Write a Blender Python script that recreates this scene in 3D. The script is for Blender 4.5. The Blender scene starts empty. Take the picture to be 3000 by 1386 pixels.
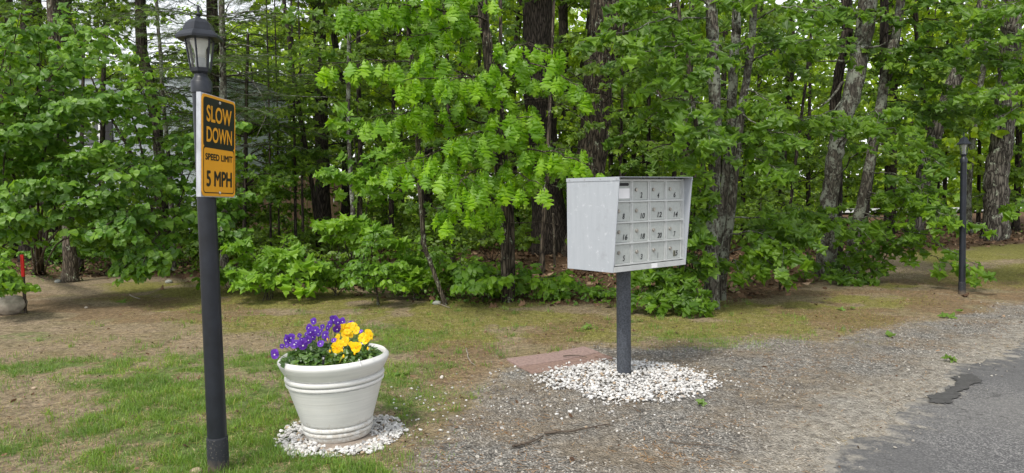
import bpy, math
import numpy as np
from mathutils import Vector, Matrix, geometry

PI = math.pi
C = bpy.context.scene.collection
RS = np.random.RandomState

# ---------------------------------------------------------------- camera
HC = 1.30            # eye height
FPX = 2150.0         # focal length in photo pixels (photo 3000 wide)
PITCH = math.radians(3.407)
ROLL = math.radians(-0.8)
scene = bpy.context.scene
cam_d = bpy.data.cameras.new('camera')
cam = bpy.data.objects.new('camera', cam_d)
C.objects.link(cam)
cam_d.sensor_width = 36.0
cam_d.lens = 36.0 * FPX / 3000.0
cam_d.clip_start = 0.05
cam_d.clip_end = 2000
CM = Matrix.Translation((0, 0, HC)) @ Matrix.Rotation(PI / 2 - PITCH, 4, 'X') @ Matrix.Rotation(ROLL, 4, 'Z')
cam.matrix_world = CM
scene.camera = cam
RX = np.array(CM.to_3x3().col[0]); UP = np.array(CM.to_3x3().col[1]); FW = -np.array(CM.to_3x3().col[2])


def ray(px, py):
    return FW + RX * ((px - 1500.0) / FPX) + UP * ((693.0 - py) / FPX)


def at(px, py, Y):
    """world point seen at photo pixel (px, py) at distance Y in front of the camera"""
    d = ray(px, py)
    return np.array([0, 0, HC]) + d * (Y / d[1])


def gp(px, py, z=0.0):
    d = ray(px, py)
    t = (z - HC) / d[2]
    return np.array([0, 0, HC]) + d * t


def proj(p):
    q = np.asarray(p, float) - np.array([0, 0, HC])
    f = q @ FW
    f = np.where(f < 0.05, 0.05, f)
    return 1500 + FPX * (q @ RX) / f, 693 - FPX * (q @ UP) / f


# ---------------------------------------------------------------- noise in python
def vnoise(x, y, seed=0):
    x = np.asarray(x, float); y = np.asarray(y, float)
    xi = np.floor(x).astype(np.int64); yi = np.floor(y).astype(np.int64)
    fx = x - xi; fy = y - yi
    fx = fx * fx * (3 - 2 * fx); fy = fy * fy * (3 - 2 * fy)

    def h(a, b):
        n = (a * 374761393 + b * 668265263 + seed * 974634777) & 0x7fffffff
        n = ((n ^ (n >> 13)) * 1274126177) & 0x7fffffff
        return ((n ^ (n >> 16)) & 0xffff) / 65535.0
    return (h(xi, yi) * (1 - fx) + h(xi + 1, yi) * fx) * (1 - fy) + (h(xi, yi + 1) * (1 - fx) + h(xi + 1, yi + 1) * fx) * fy


def fbm(x, y, seed=0, o=4):
    s = 0; a = 0.5
    for i in range(o):
        s = s + a * vnoise(x * 2 ** i, y * 2 ** i, seed + i * 17)
        a *= 0.5
    return s / (1 - 0.5 ** o)


def sstep(a, b, x):
    t = np.clip((x - a) / (b - a), 0, 1)
    return t * t * (3 - 2 * t)


# ---------------------------------------------------------------- materials
def mat(name):
    m = bpy.data.materials.new(name); m.use_nodes = True
    nt = m.node_tree
    for n in list(nt.nodes): nt.nodes.remove(n)
    return m, nt


def nd(nt, t, **kw):
    n = nt.nodes.new(t)
    for k, v in kw.items():
        if k in n.inputs: n.inputs[k].default_value = v
        else: setattr(n, k, v)
    return n


def ramp(nt, fac, stops):
    r = nt.nodes.new('ShaderNodeValToRGB')
    e = r.color_ramp.elements
    while len(e) < len(stops): e.new(0.5)
    for i, (p, c) in enumerate(stops):
        e[i].position = p
        e[i].color = (c[0], c[1], c[2], 1) if not np.isscalar(c) else (c, c, c, 1)
    nt.links.new(fac, r.inputs[0])
    return r.outputs[0]


def mixc(nt, f, a, b, mode='MIX'):
    n = nt.nodes.new('ShaderNodeMix'); n.data_type = 'RGBA'; n.blend_type = mode
    for sock, v in ((n.inputs[0], f), (n.inputs[6], a), (n.inputs[7], b)):
        if isinstance(v, (tuple, list)): sock.default_value = (v[0], v[1], v[2], 1)
        elif isinstance(v, (int, float)): sock.default_value = v
        else: nt.links.new(v, sock)
    return n.outputs[2]


def math_n(nt, op, a, b=None):
    n = nt.nodes.new('ShaderNodeMath'); n.operation = op
    for i, v in enumerate((a, b)):
        if v is None: continue
        if isinstance(v, (int, float)): n.inputs[i].default_value = v
        else: nt.links.new(v, n.inputs[i])
    return n.outputs[0]


def coords(nt, scale=(1, 1, 1)):
    tc = nt.nodes.new('ShaderNodeTexCoord')
    mp = nt.nodes.new('ShaderNodeMapping')
    mp.inputs['Scale'].default_value = scale
    nt.links.new(tc.outputs['Object'], mp.inputs['Vector'])
    return mp.outputs[0]


def noise(nt, vec, s, d=4, r=0.55):
    n = nt.nodes.new('ShaderNodeTexNoise')
    n.inputs['Scale'].default_value = s; n.inputs['Detail'].default_value = d; n.inputs['Roughness'].default_value = r
    nt.links.new(vec, n.inputs['Vector'])
    return n.outputs[0]


def finish(nt, col, rough=0.7, bump=None, bstr=0.3, bdist=0.01, metallic=0.0, spec=0.4):
    out = nt.nodes.new('ShaderNodeOutputMaterial')
    p = nt.nodes.new('ShaderNodeBsdfPrincipled')
    if isinstance(col, (tuple, list)): p.inputs['Base Color'].default_value = (col[0], col[1], col[2], 1)
    else: nt.links.new(col, p.inputs['Base Color'])
    if isinstance(rough, (int, float)): p.inputs['Roughness'].default_value = rough
    else: nt.links.new(rough, p.inputs['Roughness'])
    p.inputs['Metallic'].default_value = metallic
    p.inputs['Specular IOR Level'].default_value = spec
    if bump is not None:
        b = nt.nodes.new('ShaderNodeBump'); b.inputs['Strength'].default_value = bstr; b.inputs['Distance'].default_value = bdist
        nt.links.new(bump, b.inputs['Height']); nt.links.new(b.outputs[0], p.inputs['Normal'])
    nt.links.new(p.outputs[0], out.inputs[0])
    return p


def simple(name, col, rough=0.6, var=0.15, s=8, bump=0.0, metallic=0.0, spec=0.4, scale=(1, 1, 1)):
    m, nt = mat(name)
    v = coords(nt, scale)
    n = noise(nt, v, s, 5, 0.6)
    c0 = tuple(x * (1 - var) for x in col); c1 = tuple(min(1, x * (1 + var)) for x in col)
    c = ramp(nt, n, [(0.3, c0), (0.7, c1)])
    finish(nt, c, rough, n if bump else None, bump, 0.01, metallic, spec)
    return m


def leaf_mat(name, c0, c1, trans=0.4, rough=0.5, c2=None, gloss=0.035):
    m, nt = mat(name)
    g = nt.nodes.new('ShaderNodeNewGeometry')
    st = [(0.0, c0), (0.55, tuple((a + b) / 2 for a, b in zip(c0, c1))), (0.95, c1)]
    if c2: st.append((0.985, c2))
    c = ramp(nt, g.outputs['Random Per Island'], st)
    v = coords(nt)
    n = noise(nt, v, 14, 2, 0.5)
    nb = noise(nt, v, 1.5, 3, 0.6)
    c = mixc(nt, ramp(nt, nb, [(0.38, 0.0), (0.66, 1.0)]), mixc(nt, 1.0, c, (0.86, 0.86, 0.95), 'MULTIPLY'), mixc(nt, 1.0, c, (1.32, 1.16, 0.95), 'MULTIPLY'))
    c = mixc(nt, ramp(nt, n, [(0.3, 0.0), (0.75, 0.5)]), c, mixc(nt, 1.0, c, (0.72, 0.78, 0.6), 'MULTIPLY'))
    # undersides are paler
    c = mixc(nt, math_n(nt, 'MULTIPLY', g.outputs['Backfacing'], 0.35), c, mixc(nt, 0.5, c, (0.25, 0.32, 0.18)))
    d = nt.nodes.new('ShaderNodeBsdfDiffuse'); t = nt.nodes.new('ShaderNodeBsdfTranslucent')
    gl = nt.nodes.new('ShaderNodeBsdfGlossy'); gl.inputs['Roughness'].default_value = rough
    nt.links.new(c, d.inputs[0])
    nt.links.new(mixc(nt, 1.0, c, (1.6, 1.55, 0.5), 'MULTIPLY'), t.inputs[0])
    mx = nt.nodes.new('ShaderNodeMixShader'); mx.inputs[0].default_value = trans
    nt.links.new(d.outputs[0], mx.inputs[1]); nt.links.new(t.outputs[0], mx.inputs[2])
    m2 = nt.nodes.new('ShaderNodeMixShader'); m2.inputs[0].default_value = gloss
    nt.links.new(mx.outputs[0], m2.inputs[1]); nt.links.new(gl.outputs[0], m2.inputs[2])
    o = nt.nodes.new('ShaderNodeOutputMaterial'); nt.links.new(m2.outputs[0], o.inputs[0])
    return m


def bark_mat(name, dark, light, lichen=0.0, ridge=22, lich_col=(0.36, 0.40, 0.30), bstr=0.9):
    m, nt = mat(name)
    v = coords(nt, (1, 1, 0.16))
    vo = nt.nodes.new('ShaderNodeTexVoronoi'); vo.feature = 'DISTANCE_TO_EDGE'; vo.inputs['Scale'].default_value = ridge
    nz = nt.nodes.new('ShaderNodeTexNoise'); nz.inputs['Scale'].default_value = 9; nz.inputs['Detail'].default_value = 4
    nt.links.new(v, nz.inputs['Vector'])
    dv = nt.nodes.new('ShaderNodeVectorMath'); dv.operation = 'MULTIPLY_ADD'
    nt.links.new(nz.outputs['Color'], dv.inputs[0]); dv.inputs[1].default_value = (0.12, 0.12, 0.12); nt.links.new(v, dv.inputs[2])
    nt.links.new(dv.outputs[0], vo.inputs['Vector'])
    e = ramp(nt, vo.outputs['Distance'], [(0.0, 0.0), (0.28, 1.0)])
    fine = noise(nt, coords(nt, (1, 1, 0.4)), 45, 5, 0.7)
    k = math_n(nt, 'MULTIPLY', e, math_n(nt, 'ADD', math_n(nt, 'MULTIPLY', fine, 0.9), 0.35))
    c = ramp(nt, k, [(0.05, dark), (0.75, light)])
    big = noise(nt, coords(nt), 2.5, 3, 0.6)
    c = mixc(nt, ramp(nt, big, [(0.35, 0.0), (0.7, 0.55)]), c, mixc(nt, 1.0, c, (0.62, 0.66, 0.58), 'MULTIPLY'))
    if lichen > 0:
        l1 = noise(nt, coords(nt, (1, 1, 0.7)), 9, 6, 0.65)
        l2 = noise(nt, coords(nt), 38, 4, 0.6)
        f = ramp(nt, math_n(nt, 'ADD', math_n(nt, 'MULTIPLY', l1, 0.75), math_n(nt, 'MULTIPLY', l2, 0.3)), [(0.62 - 0.14 * lichen, 0.0), (0.68 - 0.12 * lichen, 0.9)])
        c = mixc(nt, f, c, lich_col)
    h = math_n(nt, 'ADD', math_n(nt, 'MULTIPLY', e, 0.7), math_n(nt, 'MULTIPLY', fine, 0.5))
    finish(nt, c, 0.9, h, bstr, 0.02, 0, 0.2)
    return m


M = {}
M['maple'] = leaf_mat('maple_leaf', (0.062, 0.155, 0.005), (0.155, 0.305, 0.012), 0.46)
M['maple_dark'] = leaf_mat('maple_leaf_shade', (0.050, 0.130, 0.006), (0.115, 0.235, 0.011), 0.45)  # maple leaf copy with shade put into its darker colour
M['maple_pale'] = leaf_mat('young_maple_leaf', (0.115, 0.27, 0.009), (0.22, 0.42, 0.020), 0.46)
M['oak'] = leaf_mat('oak_leaf', (0.125, 0.30, 0.003), (0.25, 0.48, 0.008), 0.47)
M['bass'] = leaf_mat('broad_leaf', (0.062, 0.175, 0.009), (0.165, 0.335, 0.026), 0.44, 0.5, None, 0.04)
M['bushleaf'] = leaf_mat('bush_leaf', (0.080, 0.20, 0.008), (0.18, 0.36, 0.018), 0.44)
M['far'] = leaf_mat('far_leaf', (0.14, 0.26, 0.006), (0.30, 0.46, 0.020), 0.54)  # brighter, yellower colour stands in for sunlight on the far leaves
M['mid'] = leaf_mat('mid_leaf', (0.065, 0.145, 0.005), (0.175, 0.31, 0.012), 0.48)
M['needle'] = leaf_mat('conifer_needle', (0.028, 0.070, 0.007), (0.065, 0.14, 0.014), 0.30, 0.6)
M['fern'] = leaf_mat('ground_cover_leaf', (0.055, 0.145, 0.010), (0.13, 0.26, 0.018), 0.40)
M['bark_oak'] = bark_mat('oak_bark', (0.018, 0.014, 0.011), (0.135, 0.108, 0.082), 0.1, 20)
M['bark_dark'] = bark_mat('dark_bark', (0.015, 0.012, 0.010), (0.085, 0.068, 0.055), 0.0, 26)
M['bark_grey'] = bark_mat('grey_bark', (0.038, 0.033, 0.027), (0.150, 0.134, 0.112), 0.75, 40, (0.27, 0.29, 0.235), 0.55)
M['bark_tan'] = bark_mat('tan_bark', (0.045, 0.036, 0.027), (0.17, 0.14, 0.108), 0.25, 34)
M['bark_pine'] = bark_mat('pine_bark', (0.022, 0.018, 0.015), (0.165, 0.148, 0.125), 0.25, 17)
M['twig'] = simple('twig_bark', (0.085, 0.066, 0.05), 0.85, 0.4, 30)
M['deadwood'] = simple('dead_wood', (0.24, 0.21, 0.17), 0.9, 0.3, 30)


# ---------------------------------------------------------------- mesh building
def np_mesh(name, verts, tris=None, quads=None, smooth=False, mats=None, mat_idx=None):
    me = bpy.data.meshes.new(name)
    verts = np.asarray(verts, np.float32)
    nt_ = 0 if tris is None else len(tris); nq = 0 if quads is None else len(quads)
    loops = []
    starts = []
    tot = []
    if nt_:
        loops.append(np.asarray(tris, np.int32).ravel()); starts.append(np.arange(nt_) * 3); tot.append(np.full(nt_, 3))
    if nq:
        loops.append(np.asarray(quads, np.int32).ravel()); starts.append(nt_ * 3 + np.arange(nq) * 4); tot.append(np.full(nq, 4))
    loops = np.concatenate(loops).astype(np.int32)
    me.vertices.add(len(verts)); me.vertices.foreach_set('co', verts.ravel())
    me.loops.add(len(loops)); me.loops.foreach_set('vertex_index', loops)
    me.polygons.add(nt_ + nq)
    me.polygons.foreach_set('loop_start', np.concatenate(starts).astype(np.int32))
    me.polygons.foreach_set('use_smooth', np.full(nt_ + nq, bool(smooth)))
    if mats is not None:
        for m_ in mats: me.materials.append(m_)
    if mat_idx is not None: me.polygons.foreach_set('material_index', np.asarray(mat_idx, np.int32))
    me.update(calc_edges=True)
    return me


class MB:
    """collects boxes, lathes, tubes and polygons into ONE mesh"""
    def __init__(s):
        s.v = []; s.t = []; s.q = []; s.n = 0

    def add(s, v, t=None, q=None):
        v = np.asarray(v, float).reshape(-1, 3)
        if t is not None and len(t): s.t.append(np.asarray(t, int) + s.n)
        if q is not None and len(q): s.q.append(np.asarray(q, int) + s.n)
        s.v.append(v); s.n += len(v)

    def hexa(s, p):
        """eight corners: bottom 0-3 counter-clockwise, top 4-7"""
        s.add(p, q=[(0, 3, 2, 1), (4, 5, 6, 7), (0, 1, 5, 4), (1, 2, 6, 5), (2, 3, 7, 6), (3, 0, 4, 7)])

    def box(s, lo, hi):
        a, b, c = lo; d, e, f = hi
        s.hexa([(a, b, c), (d, b, c), (d, e, c), (a, e, c), (a, b, f), (d, b, f), (d, e, f), (a, e, f)])

    def lathe(s, prof, n=48, cx=0, cy=0, phase=0.0, caps=True):
        a = np.arange(n) * 2 * PI / n + phase
        P = np.array(prof, float)
        v = np.stack([cx + P[:, 0:1] * np.cos(a), cy + P[:, 0:1] * np.sin(a), np.repeat(P[:, 1:2], n, 1)], -1).reshape(-1, 3)
        q = []
        for i in range(len(P) - 1):
            for j in range(n):
                k = (j + 1) % n
                q.append((i * n + j, i * n + k, (i + 1) * n + k, (i + 1) * n + j))
        t = []
        base = len(v)
        if caps:
            v = np.vstack([v, [[cx, cy, P[0, 1]], [cx, cy, P[-1, 1]]]])
            for j in range(n):
                k = (j + 1) % n
                t.append((base, k, j)); t.append((base + 1, (len(P) - 1) * n + j, (len(P) - 1) * n + k))
        s.add(v, t, q)

    def tube(s, pts, rad, n=6, cap=True, rng=None, rough=0.0):
        pts = np.asarray(pts, float); K = len(pts)
        rad = np.broadcast_to(np.asarray(rad, float), (K,))
        tg = np.gradient(pts, axis=0); tg /= np.linalg.norm(tg, axis=1, keepdims=True) + 1e-12
        ref = np.array([0.0, 0, 1]) if abs(tg[0][2]) < 0.9 else np.array([1.0, 0, 0])
        a = np.arange(n) * 2 * PI / n
        V = []
        u = np.cross(tg[0], ref); u /= np.linalg.norm(u)
        for i in range(K):
            u = u - tg[i] * (u @ tg[i]); u /= np.linalg.norm(u) + 1e-12
            w = np.cross(tg[i], u)
            r = rad[i] * (1 + (rough * (rng.rand(n) - 0.5) if rng is not None else 0))
            V.append(pts[i] + (np.cos(a) * r)[:, None] * u + (np.sin(a) * r)[:, None] * w)
        V = np.concatenate(V)
        i, j = np.meshgrid(np.arange(K - 1), np.arange(n), indexing='ij')
        k = (j + 1) % n
        q = np.stack([i * n + j, i * n + k, (i + 1) * n + k, (i + 1) * n + j], -1).reshape(-1, 4)
        t = None
        if cap:
            V = np.vstack([V, pts[:1], pts[-1:]])
            jj = np.arange(n); kk = (jj + 1) % n
            t = np.vstack([np.stack([np.full(n, K * n), kk, jj], -1), np.stack([np.full(n, K * n + 1), (K - 1) * n + jj, (K - 1) * n + kk], -1)])
        s.add(V, t, q)

    def poly(s, outline, thick, frame):
        """prism from a 2D outline; frame(x, y, z) -> point"""
        n = len(outline)
        tri = geometry.tessellate_polygon([[Vector((x, y, 0)) for x, y in outline]])
        v = [frame(x, y, 0) for x, y in outline] + [frame(x, y, thick) for x, y in outline]
        t = [(c, b, a) for a, b, c in tri] + [(a + n, b + n, c + n) for a, b, c in tri]
        q = [(i, (i + 1) % n, (i + 1) % n + n, i + n) for i in range(n)]
        s.add(v, t, q)

    def build(s, name, m, parent=None, smooth=False, origin=(0, 0, 0), bevel=0.0, auto=None):
        v = np.concatenate(s.v) - np.asarray(origin, float)
        me = np_mesh(name, v, np.concatenate(s.t) if s.t else None, np.concatenate(s.q) if s.q else None, smooth, [m])
        o = bpy.data.objects.new(name, me); C.objects.link(o)
        if parent is not None: o.parent = parent
        else: o.location = origin
        if auto is not None:
            me.polygons.foreach_set('use_smooth', np.ones(len(me.polygons), bool))
            me.set_sharp_from_angle(angle=math.radians(auto))
        if bevel > 0:
            b = o.modifiers.new('bevel', 'BEVEL'); b.width = bevel; b.segments = 2; b.limit_method = 'ANGLE'
        return o


def tag(o, label, cat, group=None, kind=None):
    if label: o['label'] = label
    if cat: o['category'] = cat
    if group: o['group'] = group
    if kind: o['kind'] = kind
    return o


def empty(name, loc=(0, 0, 0), label=None, cat=None, group=None):
    o = bpy.data.objects.new(name, None); C.objects.link(o)
    o.location = loc; o.empty_display_size = 0.2
    return tag(o, label, cat, group)


# ---------------------------------------------------------------- leaves
def leaf_template(half, fold=0.25, curl=0.15):
    R = [(x, y) for x, y in half]
    L = [(-x, y) for x, y in reversed(half) if x > 1e-6]
    out = R + L
    if half[0][0] > 1e-6: pass
    tri = geometry.tessellate_polygon([[Vector((x, y, 0)) for x, y in out]])
    a = np.array(out)
    z = fold * np.abs(a[:, 0]) - curl * (a[:, 1] ** 2) + 0.06 * np.sin(a[:, 1] * 9 + a[:, 0] * 5)
    v = np.column_stack([a, z])
    t = np.array(tri)
    # every face up
    for i in range(len(t)):
        p = v[t[i]]
        if np.cross(p[1] - p[0], p[2] - p[0])[2] < 0: t[i] = t[i][::-1]
    return v, t


LEAF = {}
LEAF['oak'] = leaf_template([(0.012, 0), (0.02, .12), (.11, .26), (.06, .32), (.22, .42), (.25, .48), (.09, .50), (.31, .64), (.32, .70), (.12, .69), (.25, .84), (.22, .89), (.10, .87), (.06, .97), (0, 1)], 0.16, 0.2)
LEAF['oak'][0][:, 0] *= 0.9
LEAF['maple'] = leaf_template([(0, 0), (.18, -.06), (.34, -.08), (.33, .05), (.27, .16), (.42, .24), (.46, .34), (.60, .46), (.45, .50), (.38, .58), (.20, .52), (.23, .68), (.14, .74), (.12, .84), (0, 1.0)], 0.2, 0.25)
LEAF['bass'] = leaf_template([(0, .03), (.17, 0.0), (.35, .16), (.41, .38), (.33, .62), (.15, .85), (0, 1)], 0.22, 0.2)
LEAF['ovate'] = leaf_template([(0, 0), (.16, .16), (.24, .42), (.2, .68), (.08, .9), (0, 1)], 0.3, 0.2)
LEAF['mid'] = leaf_template([(0, 0), (.30, .10), (.22, .3), (.45, .5), (.2, .6), (0, 1)], 0.2, 0.25)
LEAF['far'] = leaf_template([(0, 0), (.35, .35), (.2, .7), (0, 1)], 0.2, 0.2)


def needle_tpl():
    v = []; t = []
    rng = RS(5)
    for i in range(13):
        y = 0.05 + i * 0.07
        for sg in (-1, 1):
            L = 0.26 * (1 - 0.5 * abs(i / 12 - 0.4)) * (0.8 + 0.4 * rng.rand())
            b = len(v)
            v += [(0, y - 0.018, 0), (0, y + 0.018, 0), (sg * L, y + 0.14, -0.05 + 0.08 * rng.rand())]
            t.append((b, b + 1, b + 2) if sg < 0 else (b, b + 2, b + 1))
    b = len(v)
    v += [(-0.012, 0, 0), (0.012, 0, 0), (0, 1, -0.05)]; t.append((b, b + 1, b + 2))
    return np.array(v, float), np.array(t)


LEAF['needle'] = needle_tpl()


def norm(a):
    a = np.asarray(a, float)
    return a / (np.linalg.norm(a, axis=-1, keepdims=True) + 1e-12)


class Leaves:
    def __init__(s):
        s.p = []; s.d = []; s.n = []; s.s = []

    def add(s, p, d, n, size):
        p = np.atleast_2d(p); k = len(p)
        s.p.append(p); s.d.append(np.broadcast_to(d, (k, 3))); s.n.append(np.broadcast_to(n, (k, 3))); s.s.append(np.broadcast_to(size, (k,)))

    def count(s): return sum(len(x) for x in s.p)

    def mesh(s, name, kind, m, origin=(0, 0, 0)):
        v, t = LEAF[kind]
        P = np.concatenate(s.p) - np.asarray(origin); D = norm(np.concatenate(s.d)); N = np.concatenate(s.n); S = np.concatenate(s.s)
        X = norm(np.cross(D, N)); N = np.cross(X, D)
        q = RS(len(P)); cz = (0.1 + 2.2 * q.rand(len(P)))[:, None, None]; cx = (0.82 + 0.34 * q.rand(len(P)))[:, None, None]; tw = (0.5 * q.randn(len(P)))[:, None, None]
        V = P[:, None] + S[:, None, None] * (cx * v[None, :, 0:1] * X[:, None] + v[None, :, 1:2] * D[:, None] + (cz * v[None, :, 2:3] + tw * v[None, :, 0:1] * v[None, :, 1:2]) * N[:, None])
        T = t[None] + (np.arange(len(P)) * len(v))[:, None, None]
        return np_mesh(name, V.reshape(-1, 3), T.reshape(-1, 3), None, False, [m])


def spline(pts, k):
    pts = np.asarray(pts, float)
    if len(pts) == 2: return pts[0] + (pts[1] - pts[0]) * np.linspace(0, 1, k)[:, None]
    P = np.vstack([2 * pts[0] - pts[1], pts, 2 * pts[-1] - pts[-2]])
    u = np.linspace(0, len(pts) - 1 - 1e-6, k); i = u.astype(int); f = (u - i)[:, None]
    a, b, c, d = P[i], P[i + 1], P[i + 2], P[i + 3]
    return 0.5 * (2 * b + (c - a) * f + (2 * a - 5 * b + 4 * c - d) * f ** 2 + (3 * b - a - 3 * c + d) * f ** 3)


class Plant:
    def __init__(s, name, label, cat, base, seed, leaf='maple', leafmat='maple', bark='bark_grey', group=None, woodname='trunk', leafname='crown'):
        s.name, s.label, s.cat, s.group = name, label, cat, group
        s.base = np.array(base, float); s.rng = RS(seed)
        s.wood = MB(); s.twig = s.wood; s.lv = Leaves(); s.leaf = leaf; s.lm = leafmat; s.bark = bark
        s.woodname, s.leafname = woodname, leafname
        s.other = []        # further leaf batches

    def trunk(s, pts, rad, n=14, rough=0.08, flare=1.5, k=None):
        k = k or max(12, 4 * len(pts))
        P = spline(pts, k)
        R = np.interp(np.linspace(0, 1, k), np.linspace(0, 1, len(rad)), rad)
        z0 = P[0][2]
        R = R * (1 + (flare - 1) * np.exp(-np.clip(P[:, 2] - z0, 0, 99) / (2.2 * R[0] + 0.02)))
        P[1:-1] += (s.rng.rand(k - 2, 3) - 0.5) * R[1:-1, None] * 0.25
        s.wood.tube(P, R, n, True, s.rng, rough)
        return P

    def stem(s, pts, r0, r1, k=10, n=5, jit=0.02, twig=False):
        P = spline(pts, k)
        P[1:-1] += (s.rng.rand(k - 2, 3) - 0.5) * jit
        (s.twig if twig else s.wood).tube(P, np.linspace(r0, r1, k), n, True)
        return P

    def _spray_leaves(s, P, size, droop, dens, camw=0.55, nrand=0.4):
        """pairs of leaves along a twig path P plus a terminal cluster"""
        rng = s.rng
        k = len(P)
        tg = norm(P[-1] - P[0]); side = norm(np.cross(tg, [0, 0, 1.0]))
        m = max(2, int(dens))
        for j in range(m):
            t = (j + 0.6) / m
            p = P[0] + (P[-1] - P[0]) * t
            p = P[min(k - 1, int(t * (k - 1) + 0.5))] + (rng.rand(3) - 0.5) * size * 0.5
            for sg in (-1, 1):
                d = sg * side * (0.9 + 0.3 * rng.randn()) + tg * 0.55 + np.array([0, 0, -droop * (0.6 + 0.8 * rng.rand())]) + rng.randn(3) * 0.2
                nn = np.array([0, -camw, 0.85]) + rng.randn(3) * nrand
                d = norm(d)
                s.lv.add(p + d * size * 0.22, d, nn, size * (0.65 + 0.6 * rng.rand()))
        for j in range(3):
            d = tg + side * (j - 1) * 0.9 + np.array([0, 0, -droop]) + rng.randn(3) * 0.2
            s.lv.add(P[-1] + norm(d) * size * 0.2, norm(d), np.array([0, -camw, 0.85]) + rng.randn(3) * nrand, size * (0.7 + 0.55 * rng.rand()))

    def _oak_cluster(s, p, tg, size, n):
        rng = s.rng
        a0 = rng.rand() * 6.28
        for j in range(n):
            a = a0 + j * 2.4
            h = np.array([math.cos(a), math.sin(a), 0])
            d = h * (0.22 + 0.38 * rng.rand()) + tg * 0.2 + np.array([0, 0, -1.15 - 0.4 * rng.rand()])
            d = norm(d)
            nn = h * 0.75 + np.array([0, -0.55, 0.30]) + rng.randn(3) * 0.25
            s.lv.add(p + h * 0.012 + d * size * 0.06, d, nn, size * (0.68 + 0.5 * rng.rand()))

    def bough(s, pts, r0=0.012, twigs=14, tl=0.45, size=0.11, style='spray', droop=0.5, dens=3, t0=0.2, camw=0.55, wood=True, nrand=0.4, flat=0.25):
        rng = s.rng
        K = 14
        P = spline(pts, K)
        L = np.linalg.norm(P[-1] - P[0])
        P[1:-1] += (rng.rand(K - 2, 3) - 0.5) * L * 0.03
        if wood: s.twig.tube(P, np.linspace(r0, max(0.0025, r0 * 0.25), K), 5, False)
        for i in range(twigs):
            t = t0 + (1 - t0) * (i + rng.rand()) / twigs
            idx = min(K - 1, int(t * (K - 1)))
            p = P[idx]
            tg = norm(P[min(K - 1, idx + 1)] - P[max(0, idx - 1)])
            side = norm(np.cross(tg, [0, 0, 1.0])) * (1 if i % 2 else -1)
            dr = norm(tg * (0.5 + 0.4 * rng.rand()) + side * (0.5 + 0.6 * rng.rand()) + np.array([0, 0, flat * rng.randn()]))
            l = tl * (1.15 - 0.6 * t) * (0.6 + 0.7 * rng.rand())
            if i == twigs - 1: dr = tg; l = tl * 0.5
            n_ = 5
            u = np.linspace(0, 1, n_)[:, None]
            Q = p + dr * l * u + np.array([0, 0, -0.28 * l * droop]) * u ** 2
            if wood: s.twig.tube(Q, np.linspace(max(0.003, r0 * 0.3), 0.0015, n_), 3, False)
            if style == 'spray':
                s._spray_leaves(Q, size, droop, dens, camw, nrand)
            elif style == 'oak':
                s._oak_cluster(Q[-1], dr, size, 5 + rng.randint(4))
                if l > 0.22: s._oak_cluster(Q[2], dr, size, 3 + rng.randint(3))
            elif style == 'needle':
                for j in range(dens):
                    tt = (j + 0.5) / dens
                    pp = p + dr * l * tt
                    for sg in (-1, 1):
                        d = dr * 0.8 + sg * norm(np.cross(dr, [0, 0, 1.0])) * 0.7 + np.array([0, 0, -0.15]) + rng.randn(3) * 0.15
                        s.lv.add(pp, d, np.array([0, -0.2, 1]) + rng.randn(3) * 0.25, size * (0.7 + 0.5 * rng.rand()))
                s.lv.add(Q[-1], dr, np.array([0, -0.2, 1.0]), size)

    def canopy(s, c, r, n, size):
        rng = s.rng
        p = rng.randn(n, 3); p = norm(p) * (rng.rand(n, 1) ** 0.4) * np.array(r) + np.array(c)
        d = rng.randn(n, 3) * [1, 1, 0.5]
        s.lv.add(p, d, np.array([0, 0, 1.0]) + rng.randn(n, 3) * 0.5, size * (0.6 + 0.8 * rng.rand(n)))

    def build(s):
        e = empty(s.name, s.base, s.label, s.cat, s.group)
        if s.wood.n: s.wood.build(s.woodname, M[s.bark], e, True, s.base)
        if s.lv.count():
            o = bpy.data.objects.new(s.leafname, s.lv.mesh(s.leafname, s.leaf, M[s.lm], s.base)); C.objects.link(o); o.parent = e
        return e


def trunk_path(pp, Y, top=9.0):
    """photo points (px, py, width px) from top to bottom -> world polyline from the ground up past the frame"""
    pts = [at(px, py, Y) for px, py, w in pp]
    rad = [w * Y / FPX / 2 for px, py, w in pp]
    pts = pts[::-1]; rad = rad[::-1]
    if pts[0][2] > 0.02:
        d = pts[1] - pts[0]; d = d / max(d[2], 0.05)
        g = pts[0] - d * pts[0][2] * 0.6
        g[2] = 0
        pts = [g] + pts; rad = [rad[0] * 1.08] + rad
    pts[0] = pts[0].copy(); pts[0][2] = -0.03
    d = pts[-1] - pts[-2]; d = d / max(d[2], 0.2)
    if pts[-1][2] < top:
        h = top - pts[-1][2]
        e = pts[-1] + d * np.array([0.7, 0.7, 1]) * h; e[2] = top
        pts.append(e); rad.append(rad[-1] * 0.55)
    return pts, rad



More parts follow.
